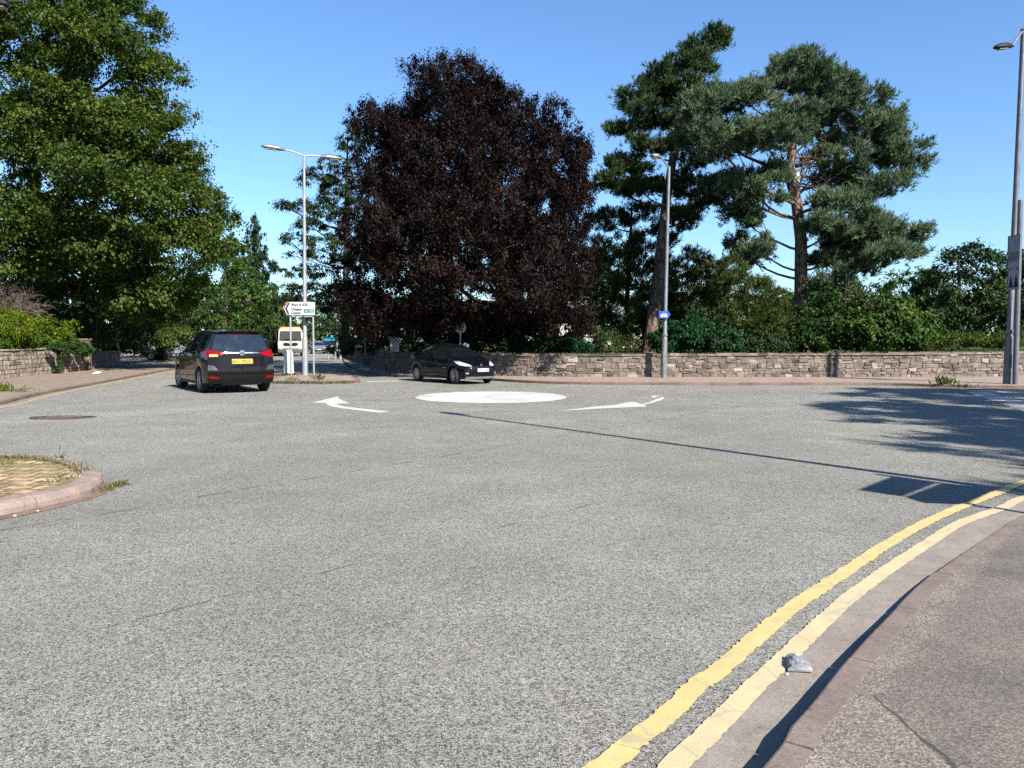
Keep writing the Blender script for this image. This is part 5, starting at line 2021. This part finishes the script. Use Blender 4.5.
p = at(-22, 318, 34.5)
dead_bush('dead_bush', 'tangle of bare brown dead branches above the yellow green shrubs', (p.x, 34.5, 1.6), 13, 2.2, 7, (.25, -.1, .8))


def wall_x(y):
    return interp([(b_, a_) for a_, b_ in lw], y)


# --- yellow-green shrubs and ivy on the garden wall
shrub('shrub', 'bright yellow green feathery shrub on the garden wall at the left edge', plobes([(6, 326, 26, 16, 0, .8), (-20, 330, 30, 20, -1, 1), (26, 328, 14, 12, .8, .6)], 31.0), M['bright'], .28, 2.2, 64, .10, .035, 'up', 21, zg=.78)
shrub('shrub', 'low green bush spilling over the top of the pale garden wall', [(wall_x(y_) - .48 + .06 * math.sin(3 * y_), y_, 1.38 + .12 * math.sin(2.3 * y_), .42, .6, .34 + .06 * math.sin(1.7 * y_)) for y_ in np.arange(26.5, 37.2, .8)], M['garden'], .22, 2.4, 60, .10, .07, 'rand', 22, zg=.78)
shrub('shrub', 'small lime green bush at the right end of the garden wall shrubs', plobes([(69, 327, 9, 7, .9, .5), (44, 325, 8, 9, -1.5, .4), (58, 334, 14, 8, 0, .5)], 35.8), M['bright'], .24, 2.0, 55, .11, .05, 'rand', 23, zg=.78)
shrub('ivy', 'ivy hanging down the face of the pale garden wall', [(-20.02, 35.3, 1.15, .22, .55, .32), (-20.25, 36.6, 1.1, .25, .5, .35), (-19.75, 33.6, 1.25, .2, .5, .18), (-19.8, 33.8, .72, .12, .2, .5)], M['ivy'], .16, 2.4, 40, .09, .07, 'rand', 24, cat='ivy', zg=.5)
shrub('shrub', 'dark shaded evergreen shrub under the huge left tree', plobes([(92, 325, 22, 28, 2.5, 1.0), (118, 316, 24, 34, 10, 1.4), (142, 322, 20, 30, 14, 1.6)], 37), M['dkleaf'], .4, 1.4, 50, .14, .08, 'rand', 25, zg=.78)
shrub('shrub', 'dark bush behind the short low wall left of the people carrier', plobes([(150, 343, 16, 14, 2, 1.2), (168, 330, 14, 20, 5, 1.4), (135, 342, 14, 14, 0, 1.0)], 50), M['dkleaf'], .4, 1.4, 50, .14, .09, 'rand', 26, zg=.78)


def simple_tree(label, px, pyg, Y, lob, leaf, bk, seed, L=.26, cr=.9, nleaf=46, dens=1.2, r=.28, mode='broad', group=None, flat=.55, zg=.84, **kw):
    LB = plobes(lob, Y)
    p = at(px, pyg, Y)
    topz = max(l[2] for l in LB)
    return tree('broadleaf_tree', label, (p.x, Y, zg), [((p.x, Y, zg), r), ((p.x + .1, Y, zg + (topz - zg) * .35), r * .75), ((p.x + .2, Y + .1, zg + (topz - zg) * .7), r * .45), ((p.x, Y, topz), r * .15)],
                LB, leaf, bk, cr, dens, int(nleaf * 1.9), L * .7, L * .5, mode, flat, seed, group, **kw)


# --- left of the side road, further and further away
simple_tree('mid green tree behind the people carrier, left of the pointed conifer', 175, 345, 58, [(170, 270, 36, 30, 0, 3.2), (190, 300, 34, 26, -1, 3), (150, 300, 30, 34, 0, 3), (205, 255, 24, 18, 0, 2.5), (172, 325, 26, 18, -2, 2.4), (196, 245, 16, 9, 0, 1.8)], M['syc2'], M['bark'], 31, .28)
simple_tree('rounded green tree standing right above the roof of the people carrier', 225, 345, 70, [(222, 275, 34, 26, 0, 3.4), (240, 300, 34, 24, -1, 3.2), (212, 305, 30, 26, -1, 3), (205, 262, 20, 14, 0, 2.4), (250, 320, 24, 18, -1, 2.6), (225, 325, 30, 14, -2, 2.6)], M['syc2'], M['bark'], 32, .32)
simple_tree('bright green bush like tree low at the far left of the road', 166, 350, 52, [(165, 338, 14, 10, 0, 1.1), (178, 333, 12, 9, 1, 1), (158, 330, 12, 8, 1, 1)], M['syc'], M['bark'], 33, .2, .5, 46, 1.4, .12)
# conifer with a pointed top
def conifer(label, px, py0, py1, wpx, Y, seed, leaf):
    a, b = at(px, py0, Y), at(px, py1, Y)
    H = a.z - b.z
    rng = random.Random(seed)
    lob = []
    n = 34
    for i in range(n):
        t = (i + .5) / n
        Rr = wpx * Y / FPX * (1 - t) ** .8 * rng.uniform(.75, 1.15)
        an = i * 2.4
        lob.append((a.x + .62 * Rr * math.cos(an), Y + .62 * Rr * math.sin(an), b.z + H * t, .42 * Rr + .25, .42 * Rr + .25, .5 + .3 * (1 - t)))
    lob.append((a.x, Y, a.z - .3, .22, .22, .8))
    return tree('conifer_tree', label, (a.x, Y, 0), [((a.x, Y, 0), .25), ((a.x, Y, H * .5), .16), ((a.x, Y, a.z - .2), .03)], lob, leaf, M['bark_dk'], .42, 1.35, 34, .28, .12, 'droop', .5, seed, limb_r=.05, subs=3)


conifer('pointed dark green conifer rising above the trees left of the lamp', 254, 219, 350, 42, 78, 34, M['dkleaf'])
conifer('second smaller dark conifer behind the pointed one', 232, 238, 350, 24, 92, 35, M['dkleaf'])
for k, (px, py, w, h, Y, lab, lf) in enumerate(((285, 305, 26, 26, 118, 'far green tree behind the white direction sign', 'syc2'), (310, 318, 22, 22, 132, 'far tree behind the white truck', 'dkleaf'), (262, 312, 24, 22, 126, 'far green tree showing above the people carrier window', 'syc2'),
                                              (335, 312, 24, 26, 112, 'far dark tree right of the lamp column', 'dkleaf'))):
    simple_tree(lab, px, 350, Y, [(px, py, w, h, 0, 4), (px - 12, py + 14, w * .7, h * .7, -1, 3), (px + 12, py + 10, w * .7, h * .7, -1, 3), (px, py + 26, w, h * .5, -1, 3)], M[lf], M['bark'], 40 + k, .5, 1.4, 40, 1.1, .3, zg=0)

# --- ash-like tree behind the lamp
ASH = [(300, 205, 20, 5, 0, 1.2), (284, 206, 10, 4, 0, .8), (318, 180, 20, 7, 0, 1.4), (312, 172, 8, 4, 0, .8), (296, 238, 14, 5, 0, 1.0), (285, 241, 8, 3, 0, .6), (345, 190, 26, 22, 1, 2), (352, 145, 14, 10, 0, 1.4), (352, 128, 8, 7, 0, .8), (366, 135, 12, 10, 0, 1.2), (325, 215, 24, 10, 0, 1.8), (330, 250, 30, 16, 0, 2.2), (305, 272, 22, 8, 0, 1.6),
       (320, 295, 36, 14, -1, 2.4), (345, 300, 30, 20, 0, 2.4), (360, 240, 30, 40, 2, 2.4), (335, 165, 18, 8, 0, 1.4), (310, 225, 16, 6, 0, 1.2), (335, 200, 18, 8, 0, 1.4), (300, 255, 12, 4, 0, 1)]
LBA = plobes(ASH, 47)
pA = at(345, 355, 47)
tree('broadleaf_tree', 'loose grey green tree with open sprays of leaves left of the copper tree', (pA.x, 47, .84), [((pA.x, 47, .84), .24), ((pA.x + .1, 47, 5), .19), ((pA.x + .2, 47, 9), .12), ((pA.x + .3, 47, 13.5), .04)],
     LBA, leafmat('grey_green_leaf', (.014, .028, .012), (.042, .065, .026), (.07, .09, .03), .6, .2, spec=.15), M['bark_dk'], cr=.38, dens=1.25, nleaf=52, L=.15, Wd=.075, mode='broad', flat=.6, seed=50, limb_r=.06, subs=5)
simple_tree('yellowish small tree behind the curved wall left of the notice board', 352, 352, 44, [(350, 338, 14, 10, 0, 1.2), (375, 333, 18, 12, 0, 1.3), (338, 350, 12, 6, -1, 1), (362, 345, 16, 8, 0, 1.2)], M['bright'] if False else leafmat('olive_yellow_leaf', (.03, .045, .008), (.09, .11, .02), (.17, .17, .03), .5, .3), M['bark'], 51, .15, .4, 46, 1.6, .08)

# --- copper beech
BY = 35.0
LB = plobes([(440, 116, 66, 44, 0, 3.6), (395, 130, 32, 32, 0, 2.6), (372, 116, 14, 14, 0, 1.4), (505, 130, 50, 38, 0, 3.2), (552, 166, 36, 38, 0, 3.0), (565, 220, 26, 50, 0, 2.8), (388, 185, 36, 50, -1, 3), (372, 250, 32, 55, -1, 3.2), (366, 305, 28, 36, -1, 2.8),
             (440, 165, 55, 55, -3, 2.6), (500, 190, 50, 55, -3.5, 2.6), (545, 250, 40, 55, -3, 2.8), (470, 235, 55, 45, -5, 2.2), (410, 245, 45, 55, -4, 2.4), (520, 285, 45, 36, -5, 2.4), (565, 300, 30, 42, -3, 2.6), (580, 330, 18, 22, -4, 1.8),
             (440, 295, 48, 30, -4.5, 2.2), (395, 310, 36, 26, -3, 2.4), (470, 150, 70, 70, 3, 3), (430, 250, 80, 70, 3, 3), (530, 260, 60, 70, 3, 3), (440, 82, 26, 14, 0, 2), (485, 88, 26, 16, 0, 2), (470, 120, 60, 40, 3, 3), (400, 180, 40, 60, 3, 3), (540, 200, 40, 60, 3, 3), (450, 318, 46, 22, -2.5, 2), (500, 322, 40, 20, -2.5, 2), (410, 325, 36, 18, -2, 2), (470, 325, 60, 20, 2, 2.4), (545, 326, 36, 18, -1, 2), (548, 128, 26, 22, 0, 2.2), (572, 150, 18, 18, 0, 1.8), (470, 240, 90, 80, 1, 2.5)], BY)
b0 = at(518, 350, BY)
tree('copper_beech_tree', 'huge dark purple copper leaved weeping tree in the middle', (b0.x, BY, .84), [((b0.x, BY, .84), .42), ((b0.x - .2, BY, 3), .36), ((b0.x - .9, BY, 6), .3), ((b0.x - 1.6, BY, 9.5), .2), ((b0.x - 2, BY, 12.5), .08)],
     LB, M['beech'], M['bark_dk'], leaf_lobes=boughs(LB, 6, .40, 4, 1.15, .7), cr=.42, dens=1.35, nleaf=92, L=.095, Wd=.062, mode='droop', seed=5, limb_r=.10, subs=5, bottom=-.85, lo=.35)
tree_tr = MB()

# --- pines
PY = 39.0
LB = plobes([(745, 100, 40, 26, 0, 2.6), (790, 82, 32, 24, 0, 2.4), (700, 120, 30, 26, -1, 2.2), (830, 105, 40, 26, 0, 2.6), (870, 130, 32, 26, 0, 2.4), (895, 165, 22, 22, 0, 2.0), (720, 150, 40, 26, -2, 2.4), (765, 140, 36, 22, -2, 2.2), (815, 78, 18, 14, 0, 1.6),
             (880, 190, 30, 15, 0, 2), (850, 165, 24, 18, -1, 1.8), (835, 205, 32, 14, -1, 2), (870, 225, 38, 16, -1, 2.2), (830, 228, 24, 12, -2, 1.8), (890, 250, 30, 16, -1, 2.0), (860, 262, 28, 18, -1, 2), (905, 238, 20, 10, 0, 1.5), (840, 285, 26, 20, -1, 1.8),
             (750, 190, 30, 18, -1, 1.8), (725, 185, 24, 20, 0, 1.8), (745, 220, 20, 18, 0, 1.5), (758, 250, 13, 24, 0, 1.2), (740, 255, 12, 20, .5, 1.2), (775, 175, 16, 10, 0, 1.4), (800, 62, 10, 10, 0, 1), (828, 150, 22, 16, 1, 1.6), (838, 182, 24, 14, 1, 1.6), (812, 130, 26, 16, 1, 1.8), (850, 245, 28, 12, 0, 1.6), (825, 262, 14, 10, 0, 1.2), (790, 120, 24, 14, -1.5, 1.6)], PY)
pine = tree('pine_tree', 'tall spreading blue green pine with a bare dark trunk at the right', tuple(at(800, 353, PY).xy) + (.84,),
     px_trunk([(800, 353, 0), (801, 290, 0), (801, 240, 0), (797, 205, 0), (789, 172, 0), (793, 145, 0), (800, 115, 0), (800, 85, 0)], PY, [.36, .32, .29, .27, .25, .2, .13, .06]),
     LB, M['pine'], M['bark_pine'], leaf_lobes=boughs(LB, 7, .40, 5, .82, .5, .15), cr=.46, dens=1.25, nleaf=0, L=.25, Wd=.042, needles=(20, 11), flat=.75, seed=6, limb_r=.085, subs=3, bottom=-.55)
rgp = np.random.default_rng(41)
pb = np.array(pine.location)
mb = MB()
for k in range(16):
    a_ = np.array(at(797 + rgp.uniform(-3, 3), 195 + rgp.uniform(-45, 10), PY))
    e_ = np.array(at(822 + rgp.normal() * 16, 172 + rgp.normal() * 16, PY - .5 + rgp.normal() * .8))
    q_ = bez(a_, e_, .06, 5, rgp, .12)
    mb.tube([p_ - pb for p_ in q_], list(np.linspace(.045, .012, 6)), 5, False)
    for j in range(4):
        st_ = np.array(q_[rgp.integers(2, 6)])
        mb.tube([p_ - pb for p_ in bez(st_, st_ + rgp.normal(size=3) * .55, .05, 3, rgp, .12)], [.014, .011, .008, .005], 4, False)
mb.build('dead_limb', M['twig'], pine)
mb = MB()
mb.lathe([(.0, -.42), (.13, -.3), (.2, -.05), (.16, .2), (.07, .36), (0, .42)], Matrix.Translation(at(796, 180, PY - .22) - pine.location) @ Matrix.Rotation(R(14), 4, 'Y'), 14)
mb.build('bark_scar', simple('pale_bare_wood', (.32, .29, .25), .8, 0, .25, 8, 0, .3), pine, True)
PY2 = 43.0
LB = plobes([(705, 50, 18, 13, 0, 1.6), (720, 42, 9, 8, 0, 1), (690, 68, 26, 18, 0, 2), (660, 78, 18, 14, 0, 1.6), (640, 100, 24, 16, 0, 1.8), (690, 105, 30, 22, 0, 2.2), (655, 122, 34, 14, 0, 2.2), (625, 130, 20, 12, 0, 1.6), (700, 140, 30, 26, 1, 2.4), (650, 152, 32, 10, 0, 2),
             (622, 168, 24, 14, 0, 1.8), (610, 185, 22, 9, 0, 1.6), (690, 180, 34, 24, 0, 2.2), (640, 190, 26, 9, 0, 1.8), (715, 200, 26, 18, 0, 2), (680, 222, 24, 12, 0, 1.8), (655, 95, 20, 12, 0, 1.6)], PY2)
tree('pine_tree', 'tall ragged pine with a pale leaning trunk behind the small blue sign', tuple(at(652, 353, PY2).xy) + (.84,),
     px_trunk([(651, 353, 0), (654, 315, 0), (658, 283, 0), (661, 250, 0), (667, 195, 0), (676, 140, 0), (690, 85, 0), (704, 50, 0)], PY2, [.46, .40, .34, .29, .25, .2, .13, .05]),
     LB, leafmat('dark_green_needle', (.015, .032, .012), (.048, .074, .026), (.09, .105, .035), .65, .1, spec=.12), M['bark_pine'], leaf_lobes=boughs(LB, 7, .38, 6, .75, .4, .15), cr=.44, dens=1.2, nleaf=0, L=.25, Wd=.042, needles=(18, 11), flat=.75, seed=7, limb_r=.09, subs=3, bottom=-.55)
LB = plobes([(605, 222, 26, 10, 0, 1.8), (640, 215, 24, 9, 0, 1.8), (610, 250, 32, 16, 0, 2.2), (650, 245, 28, 14, -1, 2), (600, 285, 26, 18, 0, 2.2), (640, 280, 34, 22, -1, 2.2), (680, 270, 30, 22, 0, 2), (620, 315, 34, 20, -1, 2.2), (690, 300, 30, 20, 0, 2), (660, 310, 24, 16, 1, 2), (710, 280, 20, 24, 0, 1.8)], 46)
tree('yew_tree', 'olive brown layered yew like tree between the copper tree and the lamp', tuple(at(628, 353, 46).xy) + (.84,), px_trunk([(628, 353, 0), (627, 300, 0), (630, 250, 0), (632, 205, 0)], 46, [.18, .15, .11, .05]),
     LB, M['pine2'], M['bark_dk'], cr=.55, dens=1.35, nleaf=0, L=.26, Wd=.036, needles=(17, 10), flat=.55, seed=8, limb_r=.08, subs=5)
LB = plobes([(735, 290, 22, 20, 0, 1.6), (757, 298, 24, 22, -.5, 1.6), (745, 318, 32, 16, -.5, 1.8), (775, 320, 18, 16, -.5, 1.2), (728, 270, 14, 12, 0, 1.2), (765, 335, 18, 10, -1, 1.2)], 37)
tree('yew_tree', 'small olive green yew between the dark laurel and the bare pine trunk', tuple(at(752, 353, 37).xy) + (.84,), px_trunk([(752, 353, 0), (750, 325, 0), (746, 295, 0), (744, 275, 0)], 37, [.12, .1, .07, .03]),
     LB, M['pine2'], M['bark_dk'], cr=.42, dens=1.4, nleaf=0, L=.2, Wd=.032, needles=(16, 10), flat=.6, seed=9, limb_r=.06, subs=4)

# --- shrubs behind the wall
ZG = .84
shrub('shrub', 'dense dark green laurel bush at the foot of the small blue sign lamp', plobes([(690, 335, 34, 16, 0, 1.3), (668, 342, 20, 13, -.2, 1), (715, 338, 24, 16, .2, 1.2), (700, 328, 22, 11, 0, 1.1)], 33.4), M['laurel'], .3, 1.9, 60, .15, .07, 'broad', 61, zg=ZG)
shrub('shrub', 'low spreading dark green bush on the wall right of the navy hatchback', plobes([(548, 349, 34, 9, 0, 1.0), (530, 350, 22, 8, .2, .9), (575, 350, 20, 8, 0, .9), (558, 344, 20, 7, .2, .8)], 33.0), M['laurel'], .24, 2.0, 60, .13, .045, 'up', 62, zg=ZG)
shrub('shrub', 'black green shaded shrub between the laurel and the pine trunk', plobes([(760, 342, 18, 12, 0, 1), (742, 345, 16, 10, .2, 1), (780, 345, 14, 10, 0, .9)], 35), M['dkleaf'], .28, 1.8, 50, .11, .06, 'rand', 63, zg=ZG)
shrub('shrub', 'leafy green shrub with drooping sprays right of the bare pine trunk', plobes([(880, 315, 34, 24, 0, 1.6), (905, 328, 32, 20, -.3, 1.4), (860, 330, 26, 20, -.3, 1.4), (890, 340, 30, 12, -.8, 1.2)], 35), M['syc2'], .34, 1.8, 55, .15, .10, 'broad', 64, zg=ZG)
shrub('shrub', 'dark leafy shrub hugging the foot of the bare pine trunk', plobes([(820, 322, 24, 24, 0, 1.4), (808, 338, 20, 14, -.4, 1.2), (840, 335, 26, 16, -.4, 1.3), (825, 300, 14, 14, .3, 1)], 35.6), M['ivy'], .34, 1.8, 55, .14, .10, 'rand', 65, zg=ZG)
shrub('shrub', 'brownish half dead shrub under the pine right of its trunk', plobes([(853, 302, 14, 12, 0, .8), (862, 312, 12, 9, 0, .8), (845, 308, 12, 12, .4, .8)], 36), leafmat('rusty_leaf', (.045, .03, .012), (.10, .06, .025), (.2, .1, .045), .6, .2), .26, 1.5, 40, .11, .06, 'rand', 66, zg=ZG)
hd = plobes([(955, 341, 30, 8, 0, .8), (1000, 340, 30, 8.5, .3, .8), (1045, 339, 30, 9, .6, .9), (925, 343, 20, 7.5, 0, .8), (1090, 338, 30, 9, .9, .9)], 34)
shrub('hedge', 'low clipped green hedge along the right end of the stone wall', hd, M['syc'], .24, 2.2, 55, .09, .06, 'rand', 67, cat='hedge', zg=ZG, stems=9)
shrub('shrub', 'small twiggy bush on the wall between the low bush and the laurel', plobes([(610, 347, 14, 9, 0, .7), (628, 346, 12, 10, .3, .7)], 34), M['pine2'], .24, 1.5, 36, .10, .05, 'up', 68, zg=ZG)

# --- background trees on the right
bgt = [(955, 285, 48, 52, 'dark round topped tree right of the pine, left of the right lamp', 'dkleaf',
        [(960, 268, 24, 18, 0, 3), (955, 290, 46, 26, 2, 3), (1000, 285, 40, 36, 3, 3), (960, 320, 60, 22, 2, 3), (930, 290, 24, 20, -1, 2.6), (985, 275, 30, 26, 0, 3), (960, 305, 34, 24, -2, 2.8), (1000, 305, 30, 24, -1, 2.6), (930, 315, 22, 18, -2, 2.2), (975, 255, 18, 12, 0, 2)]),
       (1040, 280, 48, 54, 'dark tree behind the right street lamp', 'dkleaf', [(1030, 270, 30, 28, 0, 3), (1060, 280, 34, 34, 0, 3), (1035, 305, 30, 24, -1, 2.6), (1090, 285, 34, 40, 0, 3)]),
       (835, 300, 30, 60, 'green round tree far behind the bare pine trunk', 'syc2', [(830, 290, 24, 18, 0, 2.8), (850, 300, 24, 18, -1, 2.8), (815, 300, 20, 16, 0, 2.4), (835, 318, 36, 18, -2, 2.8)]),
       (775, 310, 30, 66, 'pale green tree far behind the small olive yew', 'syc', [(778, 300, 18, 14, 0, 2.6), (765, 312, 22, 16, 0, 2.6), (795, 312, 20, 18, -1, 2.6), (780, 328, 34, 14, -2, 2.8), (740, 320, 24, 16, 0, 2.6)]),
       (910, 300, 30, 58, 'green tree low in the gap right of the pine crown', 'syc2', [(905, 285, 20, 16, 0, 2.6), (890, 300, 26, 20, 0, 2.6), (920, 300, 24, 20, -1, 2.6), (905, 322, 34, 18, -1, 2.8)]),
       (690, 310, 40, 64, 'shaded tree far behind the leaning pine', 'dkleaf', [(690, 290, 34, 24, 0, 3), (660, 305, 34, 24, 0, 3), (720, 300, 30, 22, 0, 3), (690, 325, 50, 18, -1, 3)]),
       (600, 310, 40, 60, 'shaded tree far behind the right edge of the copper tree', 'dkleaf', [(605, 270, 30, 26, 0, 3), (580, 300, 34, 26, 0, 3), (625, 300, 30, 24, 0, 3), (600, 325, 40, 14, -1, 3)]),
       (470, 310, 40, 62, 'dark tree standing behind the copper tree', 'dkleaf', [(470, 290, 50, 30, 0, 3), (430, 310, 40, 24, 0, 3), (510, 315, 40, 20, 0, 3), (390, 315, 30, 20, 0, 3), (545, 315, 30, 20, 0, 3)])]
for k, (px, py, w, Y, lab, lf, lob) in enumerate(bgt):
    simple_tree(lab, px, 350, Y, lob, M[lf], M['bark_dk'], 70 + k, .32, .9, 46, 1.2, .25)

# --- trees at the right of the photographer whose shadows fall across the road
for k, (x, y, lab, lb) in enumerate(((15.6, 1.6, 'feathery tree just out of view on the right whose shadow lies on the road', [(12.3, -.9, 8.0, .9, .9, .4), (13.4, 2.0, 8.4, 1.2, 1.2, .5), (14.4, .6, 7.6, 2, 2, .8), (16, 2.6, 8.6, 2, 2, .8), (16.3, -.2, 8, 2, 2, .9), (15.6, 1.6, 9.2, 1.0, 1.0, .6), (14.2, 3.8, 7.6, 1.5, 1.5, .6), (14.2, -1.6, 7.6, 1.4, 1.4, .6)]),
                                 (17, 7, 'second feathery tree out of view on the right shading the middle of the junction', [(14.6, 6.2, 8.6, 1.4, 1.4, .5), (15.6, 8, 9, 1.6, 1.6, .6), (17, 6.4, 8.4, 2.2, 2.2, .9), (18, 8.4, 9.2, 2, 2, .8), (16.6, 5, 9.4, 1.5, 1.5, .6), (17, 7, 10.2, 1.1, 1.1, .7)]),
                                 (20, 13, 'third feathery tree out of view on the right shading the far corner', [(17.6, 12.4, 8.8, 1.3, 1.3, .5), (18.8, 14, 8.4, 1.6, 1.6, .7), (20, 12, 9, 2.2, 2.2, .9), (21.4, 13.6, 8.6, 2, 2, .9), (19.2, 11, 8, 1.6, 1.6, .7), (20, 13, 10.2, 1.1, 1.1, .7)]))):
    tree('shade_tree', lab, (x, y, KH), [((x, y, KH), .26), ((x, y, 5), .2), ((x, y, 9.6), .1)], lb, M['pine'], M['bark_pine'], cr=.5, dens=1.3, nleaf=0, L=.32, Wd=.05, needles=(13, 9), flat=.45, seed=80 + k, subs=5, group='trees at the right whose shadows cross the road')

# --- grass and weeds
rg = np.random.default_rng(12)
pts = []
for p in [q for q in WP if -4 < q.x < 34 and q.y < 40]:
    for k in range(36):
        pts.append((p.x + rg.normal() * .12, p.y + .22 + abs(rg.normal()) * .22, .9 + .0))
P2 = offset(WP, .28)
pts = []
for i, q in enumerate(P2):
    if q.y < 75:
        t = max(0, min(1, (i - iw) / 150))
        h = .90 + .22 * t ** 1.5 + .04
        for k in range(int(24)):
            pts.append((q.x + rg.normal() * .14, q.y + rg.normal() * .14 + .1, h - .05))
grass_blades('lawn_edge_grass', 'bright grass fringing the top of the long stone wall', pts, .15, .03, M['lawn'], 31)
pts = []
for k in range(1500):
    p = IP[rg.integers(0, len(IP))]
    if -9 < p.x:
        pts.append((p.x - .12 * (1 if p.y < 9 else .2) + rg.normal() * .07 - .16, p.y + rg.normal() * .07, .095))
pts2 = []
while len(pts2) < 3600:
    x, y = rg.uniform(-8.5, -4.5), rg.uniform(5.6, 9.5)
    n_ = math.sin(x * 2.1 + 1.3 * y) + math.sin(3.7 * y - x) + math.sin(5.1 * x + 2.2 * y)
    lim = (x + 4.35) + .0 * y
    cxi, cyi = -6.6, 7.5
    if ((x - cxi) / 2.2) ** 2 + ((y - cyi) / 1.85) ** 2 < 1 and n_ > .35:
        pts2.append((x, round(y / .105) * .105 + rg.normal() * .012, .095))
grass_blades('paving_weeds', 'weeds and moss growing in the joints of the island paving', pts2, .035, .011, M['grass'], 33, 1.0)
pts = []
for p in IP:
    if -8 < p.x and p.y > 8.4:
        for k in range(26):
            pts.append((p.x + rg.normal() * .06 - .05, p.y + rg.normal() * .05 - .2, .09))
for k in range(240):
    pts.append((-4.14 + abs(rg.normal()) * .07, 7.85 + rg.normal() * .14, 0))
grass_blades('kerb_grass', 'dry grass along the back edge and nose of the paved island', pts, .055, .010, M['grass'], 34, .9)
pts = []
for k in range(900):
    t = rg.uniform()
    pts.append((-9.0 + 3.4 * t + rg.normal() * .05, 27.2 - .12 * math.sin(3 * t) + rg.normal() * .14, .04))
for k in range(160):
    pts.append((-9.4 + rg.normal() * .25, 31.5 + rg.normal() * .3, .085))
grass_blades('splitter_grass', 'dry weeds along the edge of the sign island', pts, .085, .03, M['grass'], 35, .9)
for k, (px, py, n, h, s_, lab) in enumerate(((944, 385.5, 120, .24, .30, 'leafy weed growing at the right corner of the far kerb'), (962, 388.5, 70, .14, .35, 'low weeds in the gutter beside the right corner kerb'), (3, 392, 110, .20, .34, 'green weed clump at the left kerb below the garden wall'),
                                          (22, 392.5, 60, .16, .3, 'small dry weed right of the green clump at the left kerb'), (318, 381, 36, .26, .22, 'tall dry weed on the sign island right of the posts'), (292, 381.5, 44, .16, .2, 'yellowish weed at the foot of the white bollard'), (30, 462, 16, .08, .03, 'little green weed on the back edge of the paved island'), (61, 462, 14, .10, .02, 'little upright weed on the right of the island back edge'))):
    x, y = gp(px, py, .05)
    o = tag(empty('weed', (x, y, .05)), lab, 'weed')
    q = []
    for j in range(n):
        q.append((rg.normal() * s_ * .5, rg.normal() * s_ * .35, abs(rg.normal()) * h * .3))
    d = grass_blades('leaf_tuft', None, q, h, .02 if h < .2 else .05, M['grass'] if k not in (2, 6, 7) else M['lawn'], 90 + k, .7, False)
    d.parent = o

# --- filler greenery: what closes the view behind the garden and the park
shrub('shrub', 'long dark laurel thicket behind the garden under the huge left tree', [(-37, 47, 2.2, 3, 1.6, 1.9), (-33, 47.5, 2.4, 3, 1.6, 2.0), (-29, 48, 2.2, 3, 1.6, 1.9), (-41, 46, 2.4, 3, 1.6, 2), (-26.5, 50, 2, 2, 1.6, 1.8), (-45, 44, 2.6, 3, 2, 2.2)], M['dkleaf'], .5, 1.5, 50, .2, .12, 'rand', 201, zg=.78, stems=8)
for k, (x, y, r, h, lab) in enumerate(((-47, 62, 5, 6.5, 'dark tree at the back of the garden behind the dead branches'), (-38, 60, 4.5, 6, 'dense dark tree behind the trunk of the huge left tree'), (-31, 66, 3.6, 5.5, 'dark tree beyond the garden left of the people carrier'), (-56, 56, 5, 7, 'dark tree at the far left edge behind the garden'))):
    LBk = auto_lobes(x, y, 1.8, h + 2, lambda t, r=r: r * (1 - .5 * t), 9, 2.2, 3.0, 300 + k)
    tree('broadleaf_tree', lab, (x, y, .5), [((x, y, .5), .3), ((x, y, 4), .2), ((x, y, h), .1)], LBk, M['dkleaf'], M['bark_dk'], .9, 1.2, 44, .32, .22, 'broad', .55, 310 + k)
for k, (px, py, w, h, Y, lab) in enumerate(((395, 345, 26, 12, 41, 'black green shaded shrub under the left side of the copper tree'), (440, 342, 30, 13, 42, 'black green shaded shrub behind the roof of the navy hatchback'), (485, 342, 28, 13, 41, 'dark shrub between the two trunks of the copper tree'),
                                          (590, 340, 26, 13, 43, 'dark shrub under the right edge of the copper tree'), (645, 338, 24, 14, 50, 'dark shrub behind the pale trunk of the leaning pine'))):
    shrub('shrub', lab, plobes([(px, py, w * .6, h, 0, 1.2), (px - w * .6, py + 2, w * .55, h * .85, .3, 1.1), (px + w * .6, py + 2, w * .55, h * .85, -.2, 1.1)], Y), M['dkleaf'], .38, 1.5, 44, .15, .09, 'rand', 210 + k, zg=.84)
rg = np.random.default_rng(55)
lob = []
for x in np.arange(-95, 112, 3.6):
    yb = 96 if (x < -37 or x > -12) else 146
    hh = 6.2 if x > -12 else 8
    for z in (1.5, 3.8, hh * .82):
        lob.append((x + rg.normal(), yb + rg.normal() * 2 + .1 * abs(x), z + rg.normal() * .4, 3.2, 3, 1.9 + rg.uniform(0, .6)))
C, D = sample_clumps(lob, 1.0, 1.9, rg, .5)
keep = D[:, 1] < .35
V, val = clump_leaves(C[keep], D[keep], 1.0, 26, .5, .36, 'broad', rg, .6)
o = quads_object('far_wood', V, val, M['dkleaf'])
o['kind'] = 'stuff'
o['label'] = 'far belt of dark trees closing the view behind the park'
tot = 0
for o in bpy.data.objects:
    if o.type == 'MESH' and len(o.data.polygons) > 30000:
        tot += len(o.data.polygons)
        pass
